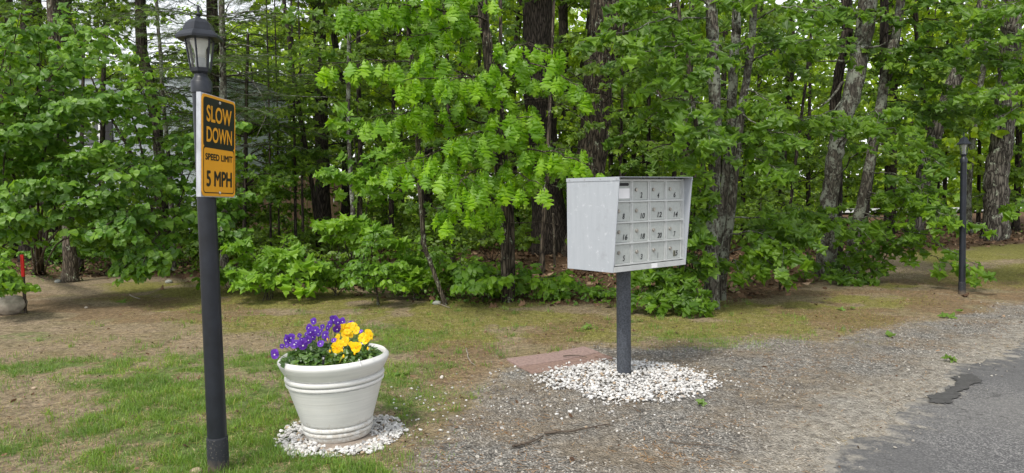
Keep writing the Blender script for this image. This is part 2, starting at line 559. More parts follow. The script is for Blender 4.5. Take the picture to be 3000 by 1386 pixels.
# ================================================================ SETTING: sky, light
SUN_EL, SUN_AZ = math.radians(56), math.radians(212)      # high, behind the camera and to its left
w = bpy.data.worlds.new('World'); scene.world = w; w.use_nodes = True
nt = w.node_tree
bg = nt.nodes.get('Background') or nt.nodes.new('ShaderNodeBackground')
sky = nt.nodes.new('ShaderNodeTexSky'); sky.sky_type = 'NISHITA'; sky.sun_disc = False
sky.sun_elevation = SUN_EL; sky.sun_rotation = SUN_AZ; sky.air_density = 1.0; sky.dust_density = 1.0; sky.ozone_density = 1.0
hs = nt.nodes.new('ShaderNodeHueSaturation'); hs.inputs['Saturation'].default_value = 0.16
nt.links.new(sky.outputs[0], hs.inputs['Color']); nt.links.new(hs.outputs[0], bg.inputs[0])
bg.inputs[1].default_value = 0.13
sd = bpy.data.lights.new('sun', 'SUN'); sd.energy = 1.5; sd.angle = math.radians(11); sd.color = (1.0, 0.94, 0.84)
so = bpy.data.objects.new('sun', sd); C.objects.link(so)
sv = Vector((math.sin(SUN_AZ) * math.cos(SUN_EL), math.cos(SUN_AZ) * math.cos(SUN_EL), math.sin(SUN_EL)))
so.rotation_euler = sv.to_track_quat('Z', 'Y').to_euler(); so.location = sv * 60
scene.view_settings.view_transform = 'Standard'; scene.view_settings.look = 'None'
scene.view_settings.exposure = 1.10; scene.view_settings.gamma = 1.0
scene.cycles.use_denoising = True
scene.cycles.max_bounces = 8; scene.cycles.diffuse_bounces = 4; scene.cycles.transmission_bounces = 6; scene.cycles.transparent_max_bounces = 8
scene.cycles.sample_clamp_indirect = 6


# ================================================================ SETTING: ground
def wpoly(pp): return np.array([gp(a, b)[:2] for a, b in pp])


def sdist(poly, x, y):
    n = len(poly); d = np.full(x.shape, 1e9); inside = np.zeros(x.shape, bool)
    for i in range(n):
        ax, ay = poly[i]; bx, by = poly[(i + 1) % n]
        ex, ey = bx - ax, by - ay
        t = np.clip(((x - ax) * ex + (y - ay) * ey) / (ex * ex + ey * ey + 1e-12), 0, 1)
        d = np.minimum(d, np.hypot(x - ax - t * ex, y - ay - t * ey))
        c = ((ay > y) != (by > y)) & (x < (bx - ax) * (y - ay) / (by - ay + 1e-15) + ax)
        inside ^= c
    return np.where(inside, d, -d)


Z_GRASS = [wpoly([(-900, 1040), (0, 1060), (330, 1050), (560, 1045), (800, 1050), (1100, 1060), (1240, 1170), (1300, 1250), (1220, 1330), (1150, 1430), (1000, 1800), (-1800, 1800)])]
Z_GRASS2 = [wpoly([(1890, 985), (2420, 985), (2330, 1035), (1900, 1030)]), wpoly([(960, 960), (1480, 955), (1480, 1045), (1260, 1120), (1000, 1060)]), wpoly([(-300, 960), (140, 975), (160, 1000), (-300, 1010)])]
Z_BARE = [wpoly([(-600, 1150), (130, 1140), (260, 1200), (180, 1290), (-600, 1330)])]
Z_GRAVEL = [wpoly([(1160, 1400), (1310, 1260), (1400, 1140), (1520, 1075), (1850, 1015), (2100, 1005), (2300, 1010), (2420, 1000), (2560, 965), (2800, 925), (3100, 868), (3900, 760), (3900, 900), (3000, 1030), (2520, 1386), (2400, 1900), (800, 1900)])]
Z_SAND = [wpoly([(1990, 1386), (2250, 1250), (2480, 1140), (2690, 1048), (2880, 985), (3100, 905), (3700, 790), (3700, 860), (3000, 1030), (2520, 1386), (2400, 1900), (1700, 1900)])]
Z_MOSS = [wpoly([(300, 820), (1000, 845), (1300, 872), (1750, 900), (1900, 960), (1700, 1000), (1300, 1020), (900, 985), (560, 930), (300, 870)]), wpoly([(2650, 715), (3200, 705), (3300, 835), (2750, 850)]), wpoly([(1880, 900), (2420, 870), (2700, 800), (2800, 850), (2450, 980), (1900, 1000)])]
Z_LITTER = [np.vstack([wpoly([(-900, 790), (-200, 800), (500, 812), (1000, 850), (1300, 870), (1750, 900), (2100, 885), (2450, 815), (2600, 740), (3300, 690)]), [(40, 24), (60, 70), (-60, 70), (-40, 12)]])]
Z_NEEDLE = [wpoly([(2150, 850), (2750, 800), (3200, 805), (3200, 870), (2800, 925), (2400, 985), (2200, 960)]), wpoly([(1050, 1000), (1500, 975), (1700, 920), (1900, 950), (1520, 1050), (1330, 1150), (1180, 1120)]), wpoly([(-100, 840), (700, 880), (900, 960), (400, 960), (-100, 940)])]


def zone(polys, x, y, soft, warp=0.25, seed=0):
    wx = x + warp * (fbm(x * 1.7, y * 1.7, seed, 3) - 0.5) * 2
    wy = y + warp * (fbm(x * 1.7 + 31, y * 1.7 + 11, seed + 5, 3) - 0.5) * 2
    r = 0
    for p in polys: r = np.maximum(r, sstep(-soft, soft, sdist(p, wx, wy)))
    return r


def covers(x, y):
    g = zone(Z_GRASS, x, y, 0.45, 0.45, 1) * (1 - 0.8 * zone(Z_BARE, x, y, 0.25, 0.3, 2))
    g = np.maximum(g, 0.55 * zone(Z_GRASS2, x, y, 0.35, 0.4, 3))
    patch = sstep(0.36, 0.54, fbm(x * 2.1, y * 2.1, 7, 4))
    g = g * (0.34 + 0.66 * patch)
    gr = zone(Z_GRAVEL, x, y, 0.28, 0.30, 9)
    sa = zone(Z_SAND, x, y, 0.2, 0.22, 12)
    li = zone(Z_LITTER, x, y, 0.6, 0.5, 14)
    mo = zone(Z_MOSS, x, y, 0.5, 0.5, 16) * sstep(0.22, 0.50, fbm(x * 1.6, y * 1.6, 21, 4))
    ne = zone(Z_NEEDLE, x, y, 0.5, 0.5, 18) * sstep(0.3, 0.6, fbm(x * 2.2, y * 2.2, 23, 4))
    return g, gr, sa, li, mo, ne


POLE_Y = 5.1
POLE = at(1828, 1088, POLE_Y)
MC = np.array([POLE[0] - 0.02, POLE[1] - 0.12])
POT = np.array([(972 - 1500) / FPX * 3.91 * 0.995, 3.91])
ROAD_EDGE_PX = [(2330, 1640), (2395, 1470), (2420, 1386), (2426, 1339), (2503, 1298), (2568, 1251), (2626, 1204), (2688, 1168), (2756, 1110), (2815, 1068), (2915, 1045), (3000, 1007), (3250, 925)]
RE = np.array([gp(a, b)[:2] for a, b in ROAD_EDGE_PX])
dirr = np.array([0.72, 0.69])
RE = np.vstack([RE[0] - dirr * 12, RE[0] - dirr * 1.5, RE, RE[-1] + dirr * 4, RE[-1] + dirr * 40])
ROADPOLY = np.vstack([RE, [RE[-1] + np.array([0.69, -0.72]) * 7, RE[0] + np.array([0.69, -0.72]) * 7]])


def ground_z(x, y):
    x = np.asarray(x, float); y = np.asarray(y, float)
    z = 0.022 * (fbm(x * 1.3, y * 1.3, 41, 3) - 0.5) + 0.016 * (fbm(x * 7, y * 7, 43, 3) - 0.5)
    rd = sstep(-0.05, 0.25, sdist(ROADPOLY, x, y))
    z = z * (1 - rd) - 0.02 * rd
    r2 = ((x - MC[0]) / 0.72) ** 2 + ((y - MC[1]) / 0.66) ** 2
    z = z + (POLE[2] - 0.012) * np.clip(1 - r2, 0, 1) ** 0.9
    far = sstep(12, 30, y)
    z = z + far * 0.12 * (fbm(x * 0.25, y * 0.25, 47, 3) - 0.5)
    return z


xs = np.concatenate([-np.geomspace(90, 5.2, 40), np.arange(-5, 6.0, 0.045), np.geomspace(6.2, 90, 40)])
ys = np.concatenate([np.linspace(-30, 2.4, 18), np.arange(2.6, 9.6, 0.045), np.geomspace(9.8, 130, 60)])
GX, GY = np.meshgrid(xs, ys, indexing='ij')
gx, gy = GX.ravel(), GY.ravel()
nx, ny = len(xs), len(ys)
i, j = np.meshgrid(np.arange(nx - 1), np.arange(ny - 1), indexing='ij')
q = np.stack([i * ny + j, (i + 1) * ny + j, (i + 1) * ny + j + 1, i * ny + j + 1], -1).reshape(-1, 4)
me = np_mesh('ground', np.column_stack([gx, gy, ground_z(gx, gy)]), None, q, True)
g_, gr_, sa_, li_, mo_, ne_ = covers(gx, gy)
for nm, ch in (('cover', (g_, gr_, sa_, li_)), ('cover2', (mo_, ne_, ne_ * 0, ne_ * 0 + 1))):
    a = me.color_attributes.new(nm, 'FLOAT_COLOR', 'POINT')
    a.data.foreach_set('color', np.column_stack(ch).astype(np.float32).ravel())
ground = bpy.data.objects.new('ground', me); C.objects.link(ground)
tag(ground, 'lawn, dry straw, gravel and leaf litter under everything', 'ground', None, 'structure')

m, nt = mat('ground_cover'); M['ground'] = m
v = coords(nt)
c1 = nt.nodes.new('ShaderNodeAttribute'); c1.attribute_name = 'cover'
c2 = nt.nodes.new('ShaderNodeAttribute'); c2.attribute_name = 'cover2'
sp = nt.nodes.new('ShaderNodeSeparateColor'); nt.links.new(c1.outputs['Color'], sp.inputs[0])
sp2 = nt.nodes.new('ShaderNodeSeparateColor'); nt.links.new(c2.outputs['Color'], sp2.inputs[0])
n_big = noise(nt, v, 1.6, 5, 0.6); n_mid = noise(nt, v, 9, 5, 0.65); n_fine = noise(nt, v, 48, 6, 0.78)
soil = mixc(nt, ramp(nt, n_mid, [(0.35, 0.0), (0.65, 1.0)]), (0.125, 0.096, 0.072), (0.245, 0.19, 0.132))
soil = mixc(nt, ramp(nt, n_fine, [(0.44, 0.0), (0.60, 0.9)]), soil, (0.36, 0.29, 0.185))
soil = mixc(nt, ramp(nt, noise(nt, v, 34, 5, 0.75), [(0.54, 0.0), (0.68, 0.75)]), soil, (0.115, 0.085, 0.058))
soil = mixc(nt, ramp(nt, n_big, [(0.42, 0.0), (0.66, 0.6)]), soil, (0.145, 0.13, 0.055))


def soft(mask, n, k=0.55, w=0.16):
    """break the mask's edge up with noise"""
    t = math_n(nt, 'ADD', mask, math_n(nt, 'MULTIPLY', math_n(nt, 'SUBTRACT', n, 0.5), k * 2))
    return ramp(nt, t, [(0.5 - w, 0.0), (0.5 + w, 1.0)])


moss = ramp(nt, n_fine, [(0.32, (0.085, 0.085, 0.022)), (0.62, (0.25, 0.235, 0.07))])
col = mixc(nt, soft(sp2.outputs[0], n_mid), soil, moss)
ndl = ramp(nt, n_fine, [(0.35, (0.085, 0.062, 0.042)), (0.65, (0.26, 0.175, 0.095))])
col = mixc(nt, math_n(nt, 'MULTIPLY', soft(sp2.outputs[1], n_mid), 0.75), col, ndl)
grs = ramp(nt, n_fine, [(0.3, (0.055, 0.10, 0.022)), (0.7, (0.14, 0.21, 0.05))])
col = mixc(nt, math_n(nt, 'MULTIPLY', soft(sp.outputs[0], n_mid), 0.85), col, grs)
vo = nt.nodes.new('ShaderNodeTexVoronoi'); vo.inputs['Scale'].default_value = 75; nt.links.new(v, vo.inputs['Vector'])
vs = nt.nodes.new('ShaderNodeSeparateColor'); nt.links.new(vo.outputs['Color'], vs.inputs[0])
peb = ramp(nt, vs.outputs[0], [(0.0, (0.16, 0.152, 0.14)), (0.45, (0.28, 0.268, 0.248)), (0.8, (0.39, 0.37, 0.335)), (0.97, (0.52, 0.50, 0.46))])
peb = mixc(nt, ramp(nt, vo.outputs['Distance'], [(0.35, 0.0), (0.75, 0.75)]), peb, (0.115, 0.105, 0.09))
peb = mixc(nt, ramp(nt, n_big, [(0.42, 0.0), (0.60, 0.75)]), peb, (0.25, 0.205, 0.15))
peb = mixc(nt, ramp(nt, noise(nt, v, 3.3, 4, 0.6), [(0.56, 0.0), (0.72, 0.6)]), peb, (0.085, 0.078, 0.072))
col = mixc(nt, soft(sp.outputs[1], n_mid, 0.4), col, peb)
snd = mixc(nt, ramp(nt, n_fine, [(0.4, 0.0), (0.6, 1.0)]), (0.33, 0.305, 0.262), (0.47, 0.435, 0.375))
snd = mixc(nt, ramp(nt, vs.outputs[1], [(0.55, 0.0), (0.8, 0.7)]), snd, peb)
col = mixc(nt, math_n(nt, 'MULTIPLY', soft(sp.outputs[2], n_mid, 0.7, 0.4), 0.75), col, snd)
lit = ramp(nt, noise(nt, v, 26, 4, 0.75), [(0.3, (0.045, 0.028, 0.018)), (0.55, (0.12, 0.075, 0.045)), (0.75, (0.20, 0.13, 0.085))])
col = mixc(nt, soft(c1.outputs['Alpha'], n_mid), col, lit)
clump = noise(nt, v, 15, 7, 0.82)
col = mixc(nt, 1.0, col, ramp(nt, clump, [(0.36, 0.56), (0.50, 1.14), (0.64, 1.72)]), 'MULTIPLY')
hgt = math_n(nt, 'ADD', math_n(nt, 'ADD', math_n(nt, 'MULTIPLY', n_fine, 0.7), n_mid), math_n(nt, 'MULTIPLY', math_n(nt, 'SUBTRACT', 0.5, vo.outputs['Distance']), math_n(nt, 'MULTIPLY', sp.outputs[1], 1.2)))
finish(nt, col, 0.95, math_n(nt, 'ADD', hgt, clump), 1.0, 0.022, 0, 0.12)
me.materials.append(m)

# road
rng = RS(3)
k = 420
u = np.linspace(0, 1, k)
seg = np.concatenate([[0], np.cumsum(np.hypot(*np.diff(RE, axis=0).T))])
uu = np.unique(np.concatenate([np.linspace(seg[1], seg[-2], k), [seg[0], seg[-1]]]))
ex = np.interp(uu, seg, RE[:, 0]); ey = np.interp(uu, seg, RE[:, 1])
jit = 0.10 * (fbm(ex * 3.1, ey * 3.1, 61, 4) - 0.5) + 0.09 * (fbm(ex * 14, ey * 14, 63, 3) - 0.5)
ex = ex - jit * 0.69 * 2; ey = ey + jit * 0.72 * 2
rows = []
offs = [0.0, 0.03, 0.3, 1.2, 3.0, 7.0]
for o_ in offs:
    zz = 0.004 if o_ > 0 else -0.02
    rows.append(np.column_stack([ex + 0.69 * o_, ey - 0.72 * o_, np.full(len(ex), zz) + (0.006 * min(o_, 1) if o_ > 0 else 0)]))
V = np.concatenate(rows); n = len(ex)
q = []
for r in range(len(offs) - 1):
    a = np.arange(n - 1)
    q.append(np.stack([r * n + a, (r + 1) * n + a, (r + 1) * n + a + 1, r * n + a + 1], -1))
me = np_mesh('asphalt_road', V, None, np.concatenate(q), True)
a_ = me.color_attributes.new('dust', 'FLOAT_COLOR', 'POINT')
dv_ = np.repeat(np.array([1.0, 0.72, 0.12, 0.0, 0.0, 0.0]), n)
a_.data.foreach_set('color', np.column_stack([dv_, dv_, dv_, np.ones_like(dv_)]).astype(np.float32).ravel())
m, nt = mat('asphalt')
v = coords(nt)
nb = noise(nt, v, 1.1, 5, 0.6); nf = noise(nt, v, 110, 3, 0.7); nm_ = noise(nt, v, 12, 5, 0.7)
vo = nt.nodes.new('ShaderNodeTexVoronoi'); vo.inputs['Scale'].default_value = 150; nt.links.new(v, vo.inputs['Vector'])
vs = nt.nodes.new('ShaderNodeSeparateColor'); nt.links.new(vo.outputs['Color'], vs.inputs[0])
col = ramp(nt, vs.outputs[0], [(0.0, (0.06, 0.06, 0.063)), (0.6, (0.115, 0.115, 0.118)), (0.97, (0.26, 0.255, 0.25))])
col = mixc(nt, ramp(nt, nb, [(0.35, 0.0), (0.7, 0.55)]), col, (0.185, 0.18, 0.172))
col = mixc(nt, ramp(nt, noise(nt, v, 0.9, 3, 0.5), [(0.45, 0.0), (0.6, 0.6)]), col, (0.095, 0.095, 0.098))
col = mixc(nt, ramp(nt, nm_, [(0.52, 0.0), (0.72, 0.5)]), col, (0.085, 0.085, 0.088))
cr = nt.nodes.new('ShaderNodeTexVoronoi'); cr.feature = 'DISTANCE_TO_EDGE'; cr.inputs['Scale'].default_value = 2.3
wv = nt.nodes.new('ShaderNodeVectorMath'); wv.operation = 'MULTIPLY_ADD'
nz = nt.nodes.new('ShaderNodeTexNoise'); nz.inputs['Scale'].default_value = 4; nz.inputs['Detail'].default_value = 5; nt.links.new(v, nz.inputs['Vector'])
nt.links.new(nz.outputs['Color'], wv.inputs[0]); wv.inputs[1].default_value = (0.5, 0.5, 0.5); nt.links.new(v, wv.inputs[2]); nt.links.new(wv.outputs[0], cr.inputs['Vector'])
crk = math_n(nt, 'MULTIPLY', ramp(nt, cr.outputs['Distance'], [(0.0, 1.0), (0.016, 0.0)]), ramp(nt, nb, [(0.45, 0.0), (0.6, 0.7)]))
col = mixc(nt, crk, col, (0.03, 0.03, 0.03))
da = nt.nodes.new('ShaderNodeAttribute'); da.attribute_name = 'dust'
dn = noise(nt, v, 7, 6, 0.75)
df_ = ramp(nt, math_n(nt, 'ADD', da.outputs['Fac'], math_n(nt, 'MULTIPLY', math_n(nt, 'SUBTRACT', dn, 0.5), 2.2)), [(0.50, 0.0), (0.85, 0.75)])
col = mixc(nt, df_, col, mixc(nt, nf, (0.22, 0.20, 0.17), (0.46, 0.43, 0.37)))
finish(nt, col, 0.9, math_n(nt, 'ADD', nf, math_n(nt, 'SUBTRACT', nm_, crk)), 0.7, 0.006, 0, 0.2)
me.materials.append(m)
road = bpy.data.objects.new('asphalt_road', me); C.objects.link(road)
tag(road, 'worn grey asphalt road with a crumbling edge', 'road', None, 'structure')

# dark tar repair on the road
tp = [(2250 + a / 1.7, 686 + b / 1.7) for a, b in [(862, 712), (890, 706), (915, 697), (950, 700), (985, 706), (1006, 738), (975, 742), (938, 752), (905, 780), (870, 812), (828, 842), (780, 838), (745, 832), (752, 806), (800, 782), (845, 758), (880, 735)]]
tw = [gp(a, b) for a, b in tp]
tw2 = []
for a, b in zip(tw, tw[1:] + tw[:1]):
    for t in (0, 0.2, 0.4, 0.6, 0.8):
        p = a + (b - a) * t; tw2.append((p[0] + 0.05 * (rng.rand() - .5), p[1] + 0.05 * (rng.rand() - .5)))
b = MB(); b.poly(tw2, 0.0015, lambda x, y, z: (x + 0.05, y - 0.05, 0.0112 + z))
M['tar'] = simple('tar', (0.058, 0.057, 0.056), 0.9, 0.35, 40, 0.5)
tag(b.build('tar_patch', M['tar']), 'dark tar repair patch at the road edge', 'road patch', None, 'structure')

# pale road far off between the trunks
b = MB()
p0 = gp(2100, 634); p1 = gp(4200, 610)
a0 = at(2150, 630, 37.0); a1 = at(3300, 630, 37.0)
b.poly([(a0[0], 36.0), (a1[0] + 8, 35.0), (a1[0] + 8, 41.0), (a0[0], 42.5)], 0.02, lambda x, y, z: (x, y, 0.10 + z))
M['paleroad'] = simple('pale_pavement', (0.42, 0.42, 0.42), 0.9, 0.12, 3)
tag(b.build('distant_road', M['paleroad']), 'pale paved road seen far off between trunks', 'road', None, 'structure')

# ================================================================ STUFF on the ground
ICO_V = []
ph = (1 + 5 ** .5) / 2
for a in (-1, 1):
    for b_ in (-ph, ph): ICO_V += [(0, a, b_), (a, b_, 0), (b_, 0, a)]
ICO_V = norm(np.array(ICO_V))
from itertools import combinations
dm = np.linalg.norm(ICO_V[:, None] - ICO_V[None], axis=-1); el = dm[dm > 0.1].min() * 1.05
ICO_T = np.array([t if np.dot(np.cross(ICO_V[t[1]] - ICO_V[t[0]], ICO_V[t[2]] - ICO_V[t[0]]), ICO_V[t[0]]) > 0 else (t[0], t[2], t[1]) for t in combinations(range(12), 3) if dm[t[0], t[1]] < el and dm[t[1], t[2]] < el and dm[t[0], t[2]] < el])


def rot_rand(n, rng, flat=0.4):
    a = rng.rand(n) * 6.283; t = norm(np.column_stack([rng.randn(n) * flat, rng.randn(n) * flat, np.ones(n)]))
    x = np.column_stack([np.cos(a), np.sin(a), np.zeros(n)]); y = norm(np.cross(t, x)); x = np.cross(y, t)
    return np.stack([x, y, t], -1)


def stones(name, P, S, seed, m, squash=0.6, jag=0.35):
    rng = RS(seed); n = len(P)
    sc = np.column_stack([0.7 + 0.6 * rng.rand(n), 0.6 + 0.4 * rng.rand(n), squash * (0.7 + 0.5 * rng.rand(n))])
    V = ICO_V[None] * (1 + jag * (rng.rand(n, 12, 1) - 0.5)) * sc[:, None]
    V = np.einsum('nij,nkj->nki', rot_rand(n, rng), V) * np.asarray(S)[:, None, None] + P[:, None]
    T = ICO_T[None] + (np.arange(n) * 12)[:, None, None]
    o = bpy.data.objects.new(name, np_mesh(name, V.reshape(-1, 3), T.reshape(-1, 3), None, False, [m])); C.objects.link(o)
    return o


def isl_mat(name, stops, rough=0.85, bump=0.0):
    m, nt = mat(name)
    g = nt.nodes.new('ShaderNodeNewGeometry')
    c = ramp(nt, g.outputs['Random Per Island'], stops)
    v = coords(nt); n = noise(nt, v, 60, 4, 0.6)
    c = mixc(nt, ramp(nt, n, [(0.35, 0.35), (0.7, 0.0)]), c, mixc(nt, 1.0, c, (0.6, 0.57, 0.52), 'MULTIPLY'))
    finish(nt, c, rough, n if bump else None, bump, 0.004, 0, 0.3)
    return m


M['chip'] = isl_mat('white_marble', [(0.0, (0.26, 0.26, 0.265)), (0.15, (0.44, 0.43, 0.42)), (0.5, (0.60, 0.595, 0.58)), (0.88, (0.70, 0.70, 0.70)), (0.95, (0.40, 0.31, 0.22))], 0.6, 0.3)
M['pebble'] = isl_mat('gravel_stone', [(0.0, (0.12, 0.112, 0.10)), (0.45, (0.235, 0.22, 0.20)), (0.85, (0.37, 0.345, 0.305)), (0.99, (0.46, 0.44, 0.40))])
rng = RS(11)
# chips heaped round the mailbox pole
n = 7500
r = np.sqrt(rng.rand(n)) ** 0.9 * 1.02; a = rng.rand(n) * 6.283
px_ = MC[0] + 0.66 * r * np.cos(a); py_ = MC[1] + 0.60 * r * np.sin(a)
keep = (rng.rand(n) < 0.97 - 0.95 * sstep(0.66, 1.05, r + 0.25 * (fbm(px_ * 4, py_ * 4, 71, 2) - .5))) & (np.hypot(px_ - POLE[0], py_ - POLE[1]) > 0.056)
mossp = gp(1645, 1165); keep &= ~(np.hypot((px_ - mossp[0]) / 0.14, (py_ - mossp[1]) / 0.13) < 1)
px_, py_ = px_[keep], py_[keep]
S = 0.0100 * (0.45 + 1.15 * rng.rand(len(px_)) ** 2.0)
P = np.column_stack([px_, py_, ground_z(px_, py_) + S * 0.5 + 0.012 * rng.rand(len(px_))])
tag(stones('marble_chips', P, S, 12, M['chip']), 'heap of white marble chips around the mailbox pole', 'stone chips', None, 'stuff')
# chips in a ring round the planter
n = 3000
a = rng.rand(n) * 6.283; r = 0.10 + 0.27 * np.sqrt(rng.rand(n))
cx_, cy_ = POT[0] + 0.005, POT[1] - 0.01
px_ = cx_ + 1.0 * r * np.cos(a); py_ = cy_ + 1.02 * r * np.sin(a)
edge = 0.345 + 0.05 * (fbm(np.cos(a) * 3 + 9, np.sin(a) * 3, 73, 3) - .5) * 2
keep = r < edge * (0.86 + 0.16 * rng.rand(n))
slab_c = np.array([POT[0] + 0.03, POT[1] - 0.06])
aS = math.radians(38)
lx = (px_ - slab_c[0]) * math.cos(aS) + (py_ - slab_c[1]) * math.sin(aS); ly = -(px_ - slab_c[0]) * math.sin(aS) + (py_ - slab_c[1]) * math.cos(aS)
keep &= ~((abs(lx) < 0.135) & (abs(ly) < 0.135))
px_, py_ = px_[keep], py_[keep]
S = 0.0098 * (0.5 + 1.1 * rng.rand(len(px_)) ** 1.8)
P = np.column_stack([px_, py_, ground_z(px_, py_) + S * 0.5 + 0.008 * rng.rand(len(px_))])
tag(stones('marble_chips', P, S, 13, M['chip']), 'ring of white marble chips around the white planter', 'stone chips', None, 'stuff')
# loose chips strayed onto the lawn and gravel
n = 140
cc = np.array([gp(a_, b_)[:2] for a_, b_ in [(1250, 1190), (1290, 1250), (1180, 1260), (1480, 1100), (1560, 1180), (1600, 1190), (2100, 1130), (1760, 1210), (1230, 1150)]])
k = rng.randint(len(cc), size=n)
pp = cc[k] + rng.randn(n, 2) * 0.16
S = 0.010 * (0.5 + 0.8 * rng.rand(n))
tag(stones('stray_chips', np.column_stack([pp, ground_z(pp[:, 0], pp[:, 1]) + S * 0.45]), S, 14, M['chip']), 'white chips strayed onto the lawn and gravel', 'stone chips', None, 'stuff')
# gravel
n = 60000
px_ = rng.uniform(-0.9, 5.5, n); py_ = 2.9 + (9.5 - 2.9) * rng.rand(n) ** 1.5
_, gr, sa, _, _, _ = covers(px_, py_)
ind = sdist(ROADPOLY, px_, py_)
clump = sstep(0.3, 0.6, fbm(px_ * 3, py_ * 3, 77, 3))
keep = (rng.rand(n) < gr * (1 - 0.7 * sa) * (0.10 + 0.80 * clump)) & ((ind < -0.02) | ((ind < 0.30) & (rng.rand(n) < 0.22)))
px_, py_ = px_[keep], py_[keep]
S = 0.0036 + 0.0062 * rng.rand(len(px_)) ** 2.5
zz = np.maximum(ground_z(px_, py_), np.where(sdist(ROADPOLY, px_, py_) > 0, 0.008, -1))
tag(stones('gravel', np.column_stack([px_, py_, zz + S * 0.35]), S, 15, M['pebble']), 'loose grey gravel of the road shoulder', 'gravel', None, 'stuff')


# grass blades, straw and needles
def blades(name, px_, py_, h, wd, lean, m, seed, lie=0.0):
    rng = RS(seed); n = len(px_)
    a = rng.rand(n) * 6.283; dx, dy = np.cos(a), np.sin(a); b = a + PI / 2 + 0.6 * rng.randn(n)
    bx, by = np.cos(b), np.sin(b)
    z0 = ground_z(px_, py_) - 0.003 + lie
    ln = h * lean * (0.3 + 1.0 * rng.rand(n)); up = np.sqrt(np.maximum(h * h - ln * ln, (0.12 * h) ** 2))
    if lie: up = h * 0.12 * rng.rand(n); ln = h
    p0 = np.column_stack([px_ - dx * wd, py_ - dy * wd, z0]); p1 = np.column_stack([px_ + dx * wd, py_ + dy * wd, z0])
    m0 = np.column_stack([px_ - dx * wd * .8 + bx * ln * .35, py_ - dy * wd * .8 + by * ln * .35, z0 + up * .62]); m1 = m0 + np.column_stack([dx, dy, dx * 0]) * (wd * 1.6)[:, None]
    t = np.column_stack([px_ + bx * ln, py_ + by * ln, z0 + up])
    V = np.stack([p0, p1, m1, m0, t], 1).reshape(-1, 3)
    o5 = (np.arange(n) * 5)[:, None]
    T = np.concatenate([o5 + np.array([[3, 2, 4]]), o5 + np.array([[0, 1, 2]]), o5 + np.array([[0, 2, 3]])])
    o = bpy.data.objects.new(name, np_mesh(name, V, T, None, False, [m])); C.objects.link(o)
    return o


M['grass'] = leaf_mat('grass_blade', (0.085, 0.185, 0.022), (0.21, 0.36, 0.055), 0.38, 0.5, (0.40, 0.34, 0.16))
M['straw'] = isl_mat('straw', [(0.0, (0.22, 0.16, 0.08)), (0.5, (0.40, 0.31, 0.16)), (0.9, (0.52, 0.43, 0.25))])
M['pneedle'] = isl_mat('fallen_needle', [(0.0, (0.20, 0.10, 0.04)), (0.5, (0.38, 0.20, 0.075)), (0.9, (0.48, 0.29, 0.12))])
M['moss'] = leaf_mat('moss_tuft', (0.10, 0.11, 0.02), (0.22, 0.22, 0.05), 0.2, 0.6)


def inview(x, y):
    a, b = proj(np.column_stack([x, y, np.zeros_like(x)]))
    return (a > -120) & (a < 3120) & (b < 1480)


n = 520000
px_ = rng.uniform(-4.2, 3.6, n); py_ = 2.85 + 5.4 * rng.rand(n) ** 1.3
g, gr, sa, li, mo, ne = covers(px_, py_)
ok = inview(px_, py_) & (np.hypot(px_ - POT[0], py_ - POT[1]) > 0.335) & (((px_ - MC[0]) / 0.66) ** 2 + ((py_ - MC[1]) / 0.6) ** 2 > 1.0)
k = ok & (rng.rand(n) < 1.25 * g ** 1.25 * (1 - gr) * (0.12 + 0.88 * sstep(.38, .58, fbm(px_ * 9, py_ * 9, 83, 4))))
h = (0.018 + 0.040 * rng.rand(k.sum())) * (0.45 + 1.0 * fbm(px_[k] * 3, py_[k] * 3, 85, 3)) * (0.7 + 0.5 * g[k])
tag(blades('grass', px_[k], py_[k], h, 0.0011 + 0.0009 * rng.rand(k.sum()), 0.75, M['grass'], 16), 'thin green lawn grass in patches', 'grass', None, 'stuff')
n = 260000
px_ = rng.uniform(-4.6, 4.6, n); py_ = 2.85 + 6.5 * rng.rand(n) ** 1.2
g, gr, sa, li, mo, ne = covers(px_, py_)
ok = inview(px_, py_) & (np.hypot(px_ - POT[0], py_ - POT[1]) > 0.33) & (((px_ - MC[0]) / 0.66) ** 2 + ((py_ - MC[1]) / 0.6) ** 2 > 1.0)
k = ok & (rng.rand(n) < (1 - gr) * (1 - li) * 0.7 * (0.06 + sstep(.42, .6, fbm(px_ * 8, py_ * 8, 87, 4))))
tag(blades('dry_straw', px_[k], py_[k], 0.025 + 0.04 * rng.rand(k.sum()), 0.0009 + 0.0012 * rng.rand(k.sum()), 1.0, M['straw'], 17, 0.004), 'dead tan grass straw matted over the bare lawn', 'straw', None, 'stuff')
n = 110000
px_ = rng.uniform(-4.6, 6.5, n); py_ = 3 + 8 * rng.rand(n) ** 1.2
g, gr, sa, li, mo, ne = covers(px_, py_)
k = inview(px_, py_) & (rng.rand(n) < np.maximum(ne * 0.75 * sstep(.38, .58, fbm(px_ * 7, py_ * 7, 91, 3)), 0.05 * sstep(.45, .6, fbm(px_ * 6, py_ * 6, 92, 3)) + 0.03 + 0.5 * gr * (1 - 0.6 * sa) * sstep(.50, .66, fbm(px_ * 2.5, py_ * 2.5, 89, 3)))) & (sdist(ROADPOLY, px_, py_) < 0.1)
tag(blades('fallen_needles', px_[k], py_[k], 0.035 + 0.04 * rng.rand(k.sum()), 0.0008 + 0.0010 * rng.rand(k.sum()), 1.0, M['pneedle'], 18, 0.006), 'orange brown fallen pine needles on the ground', 'pine needles', None, 'stuff')
n = 160000
px_ = rng.uniform(-5.5, 9, n); py_ = 6 + 9 * rng.rand(n) ** 1.3
g, gr, sa, li, mo, ne = covers(px_, py_)
k = inview(px_, py_) & (rng.rand(n) < mo)
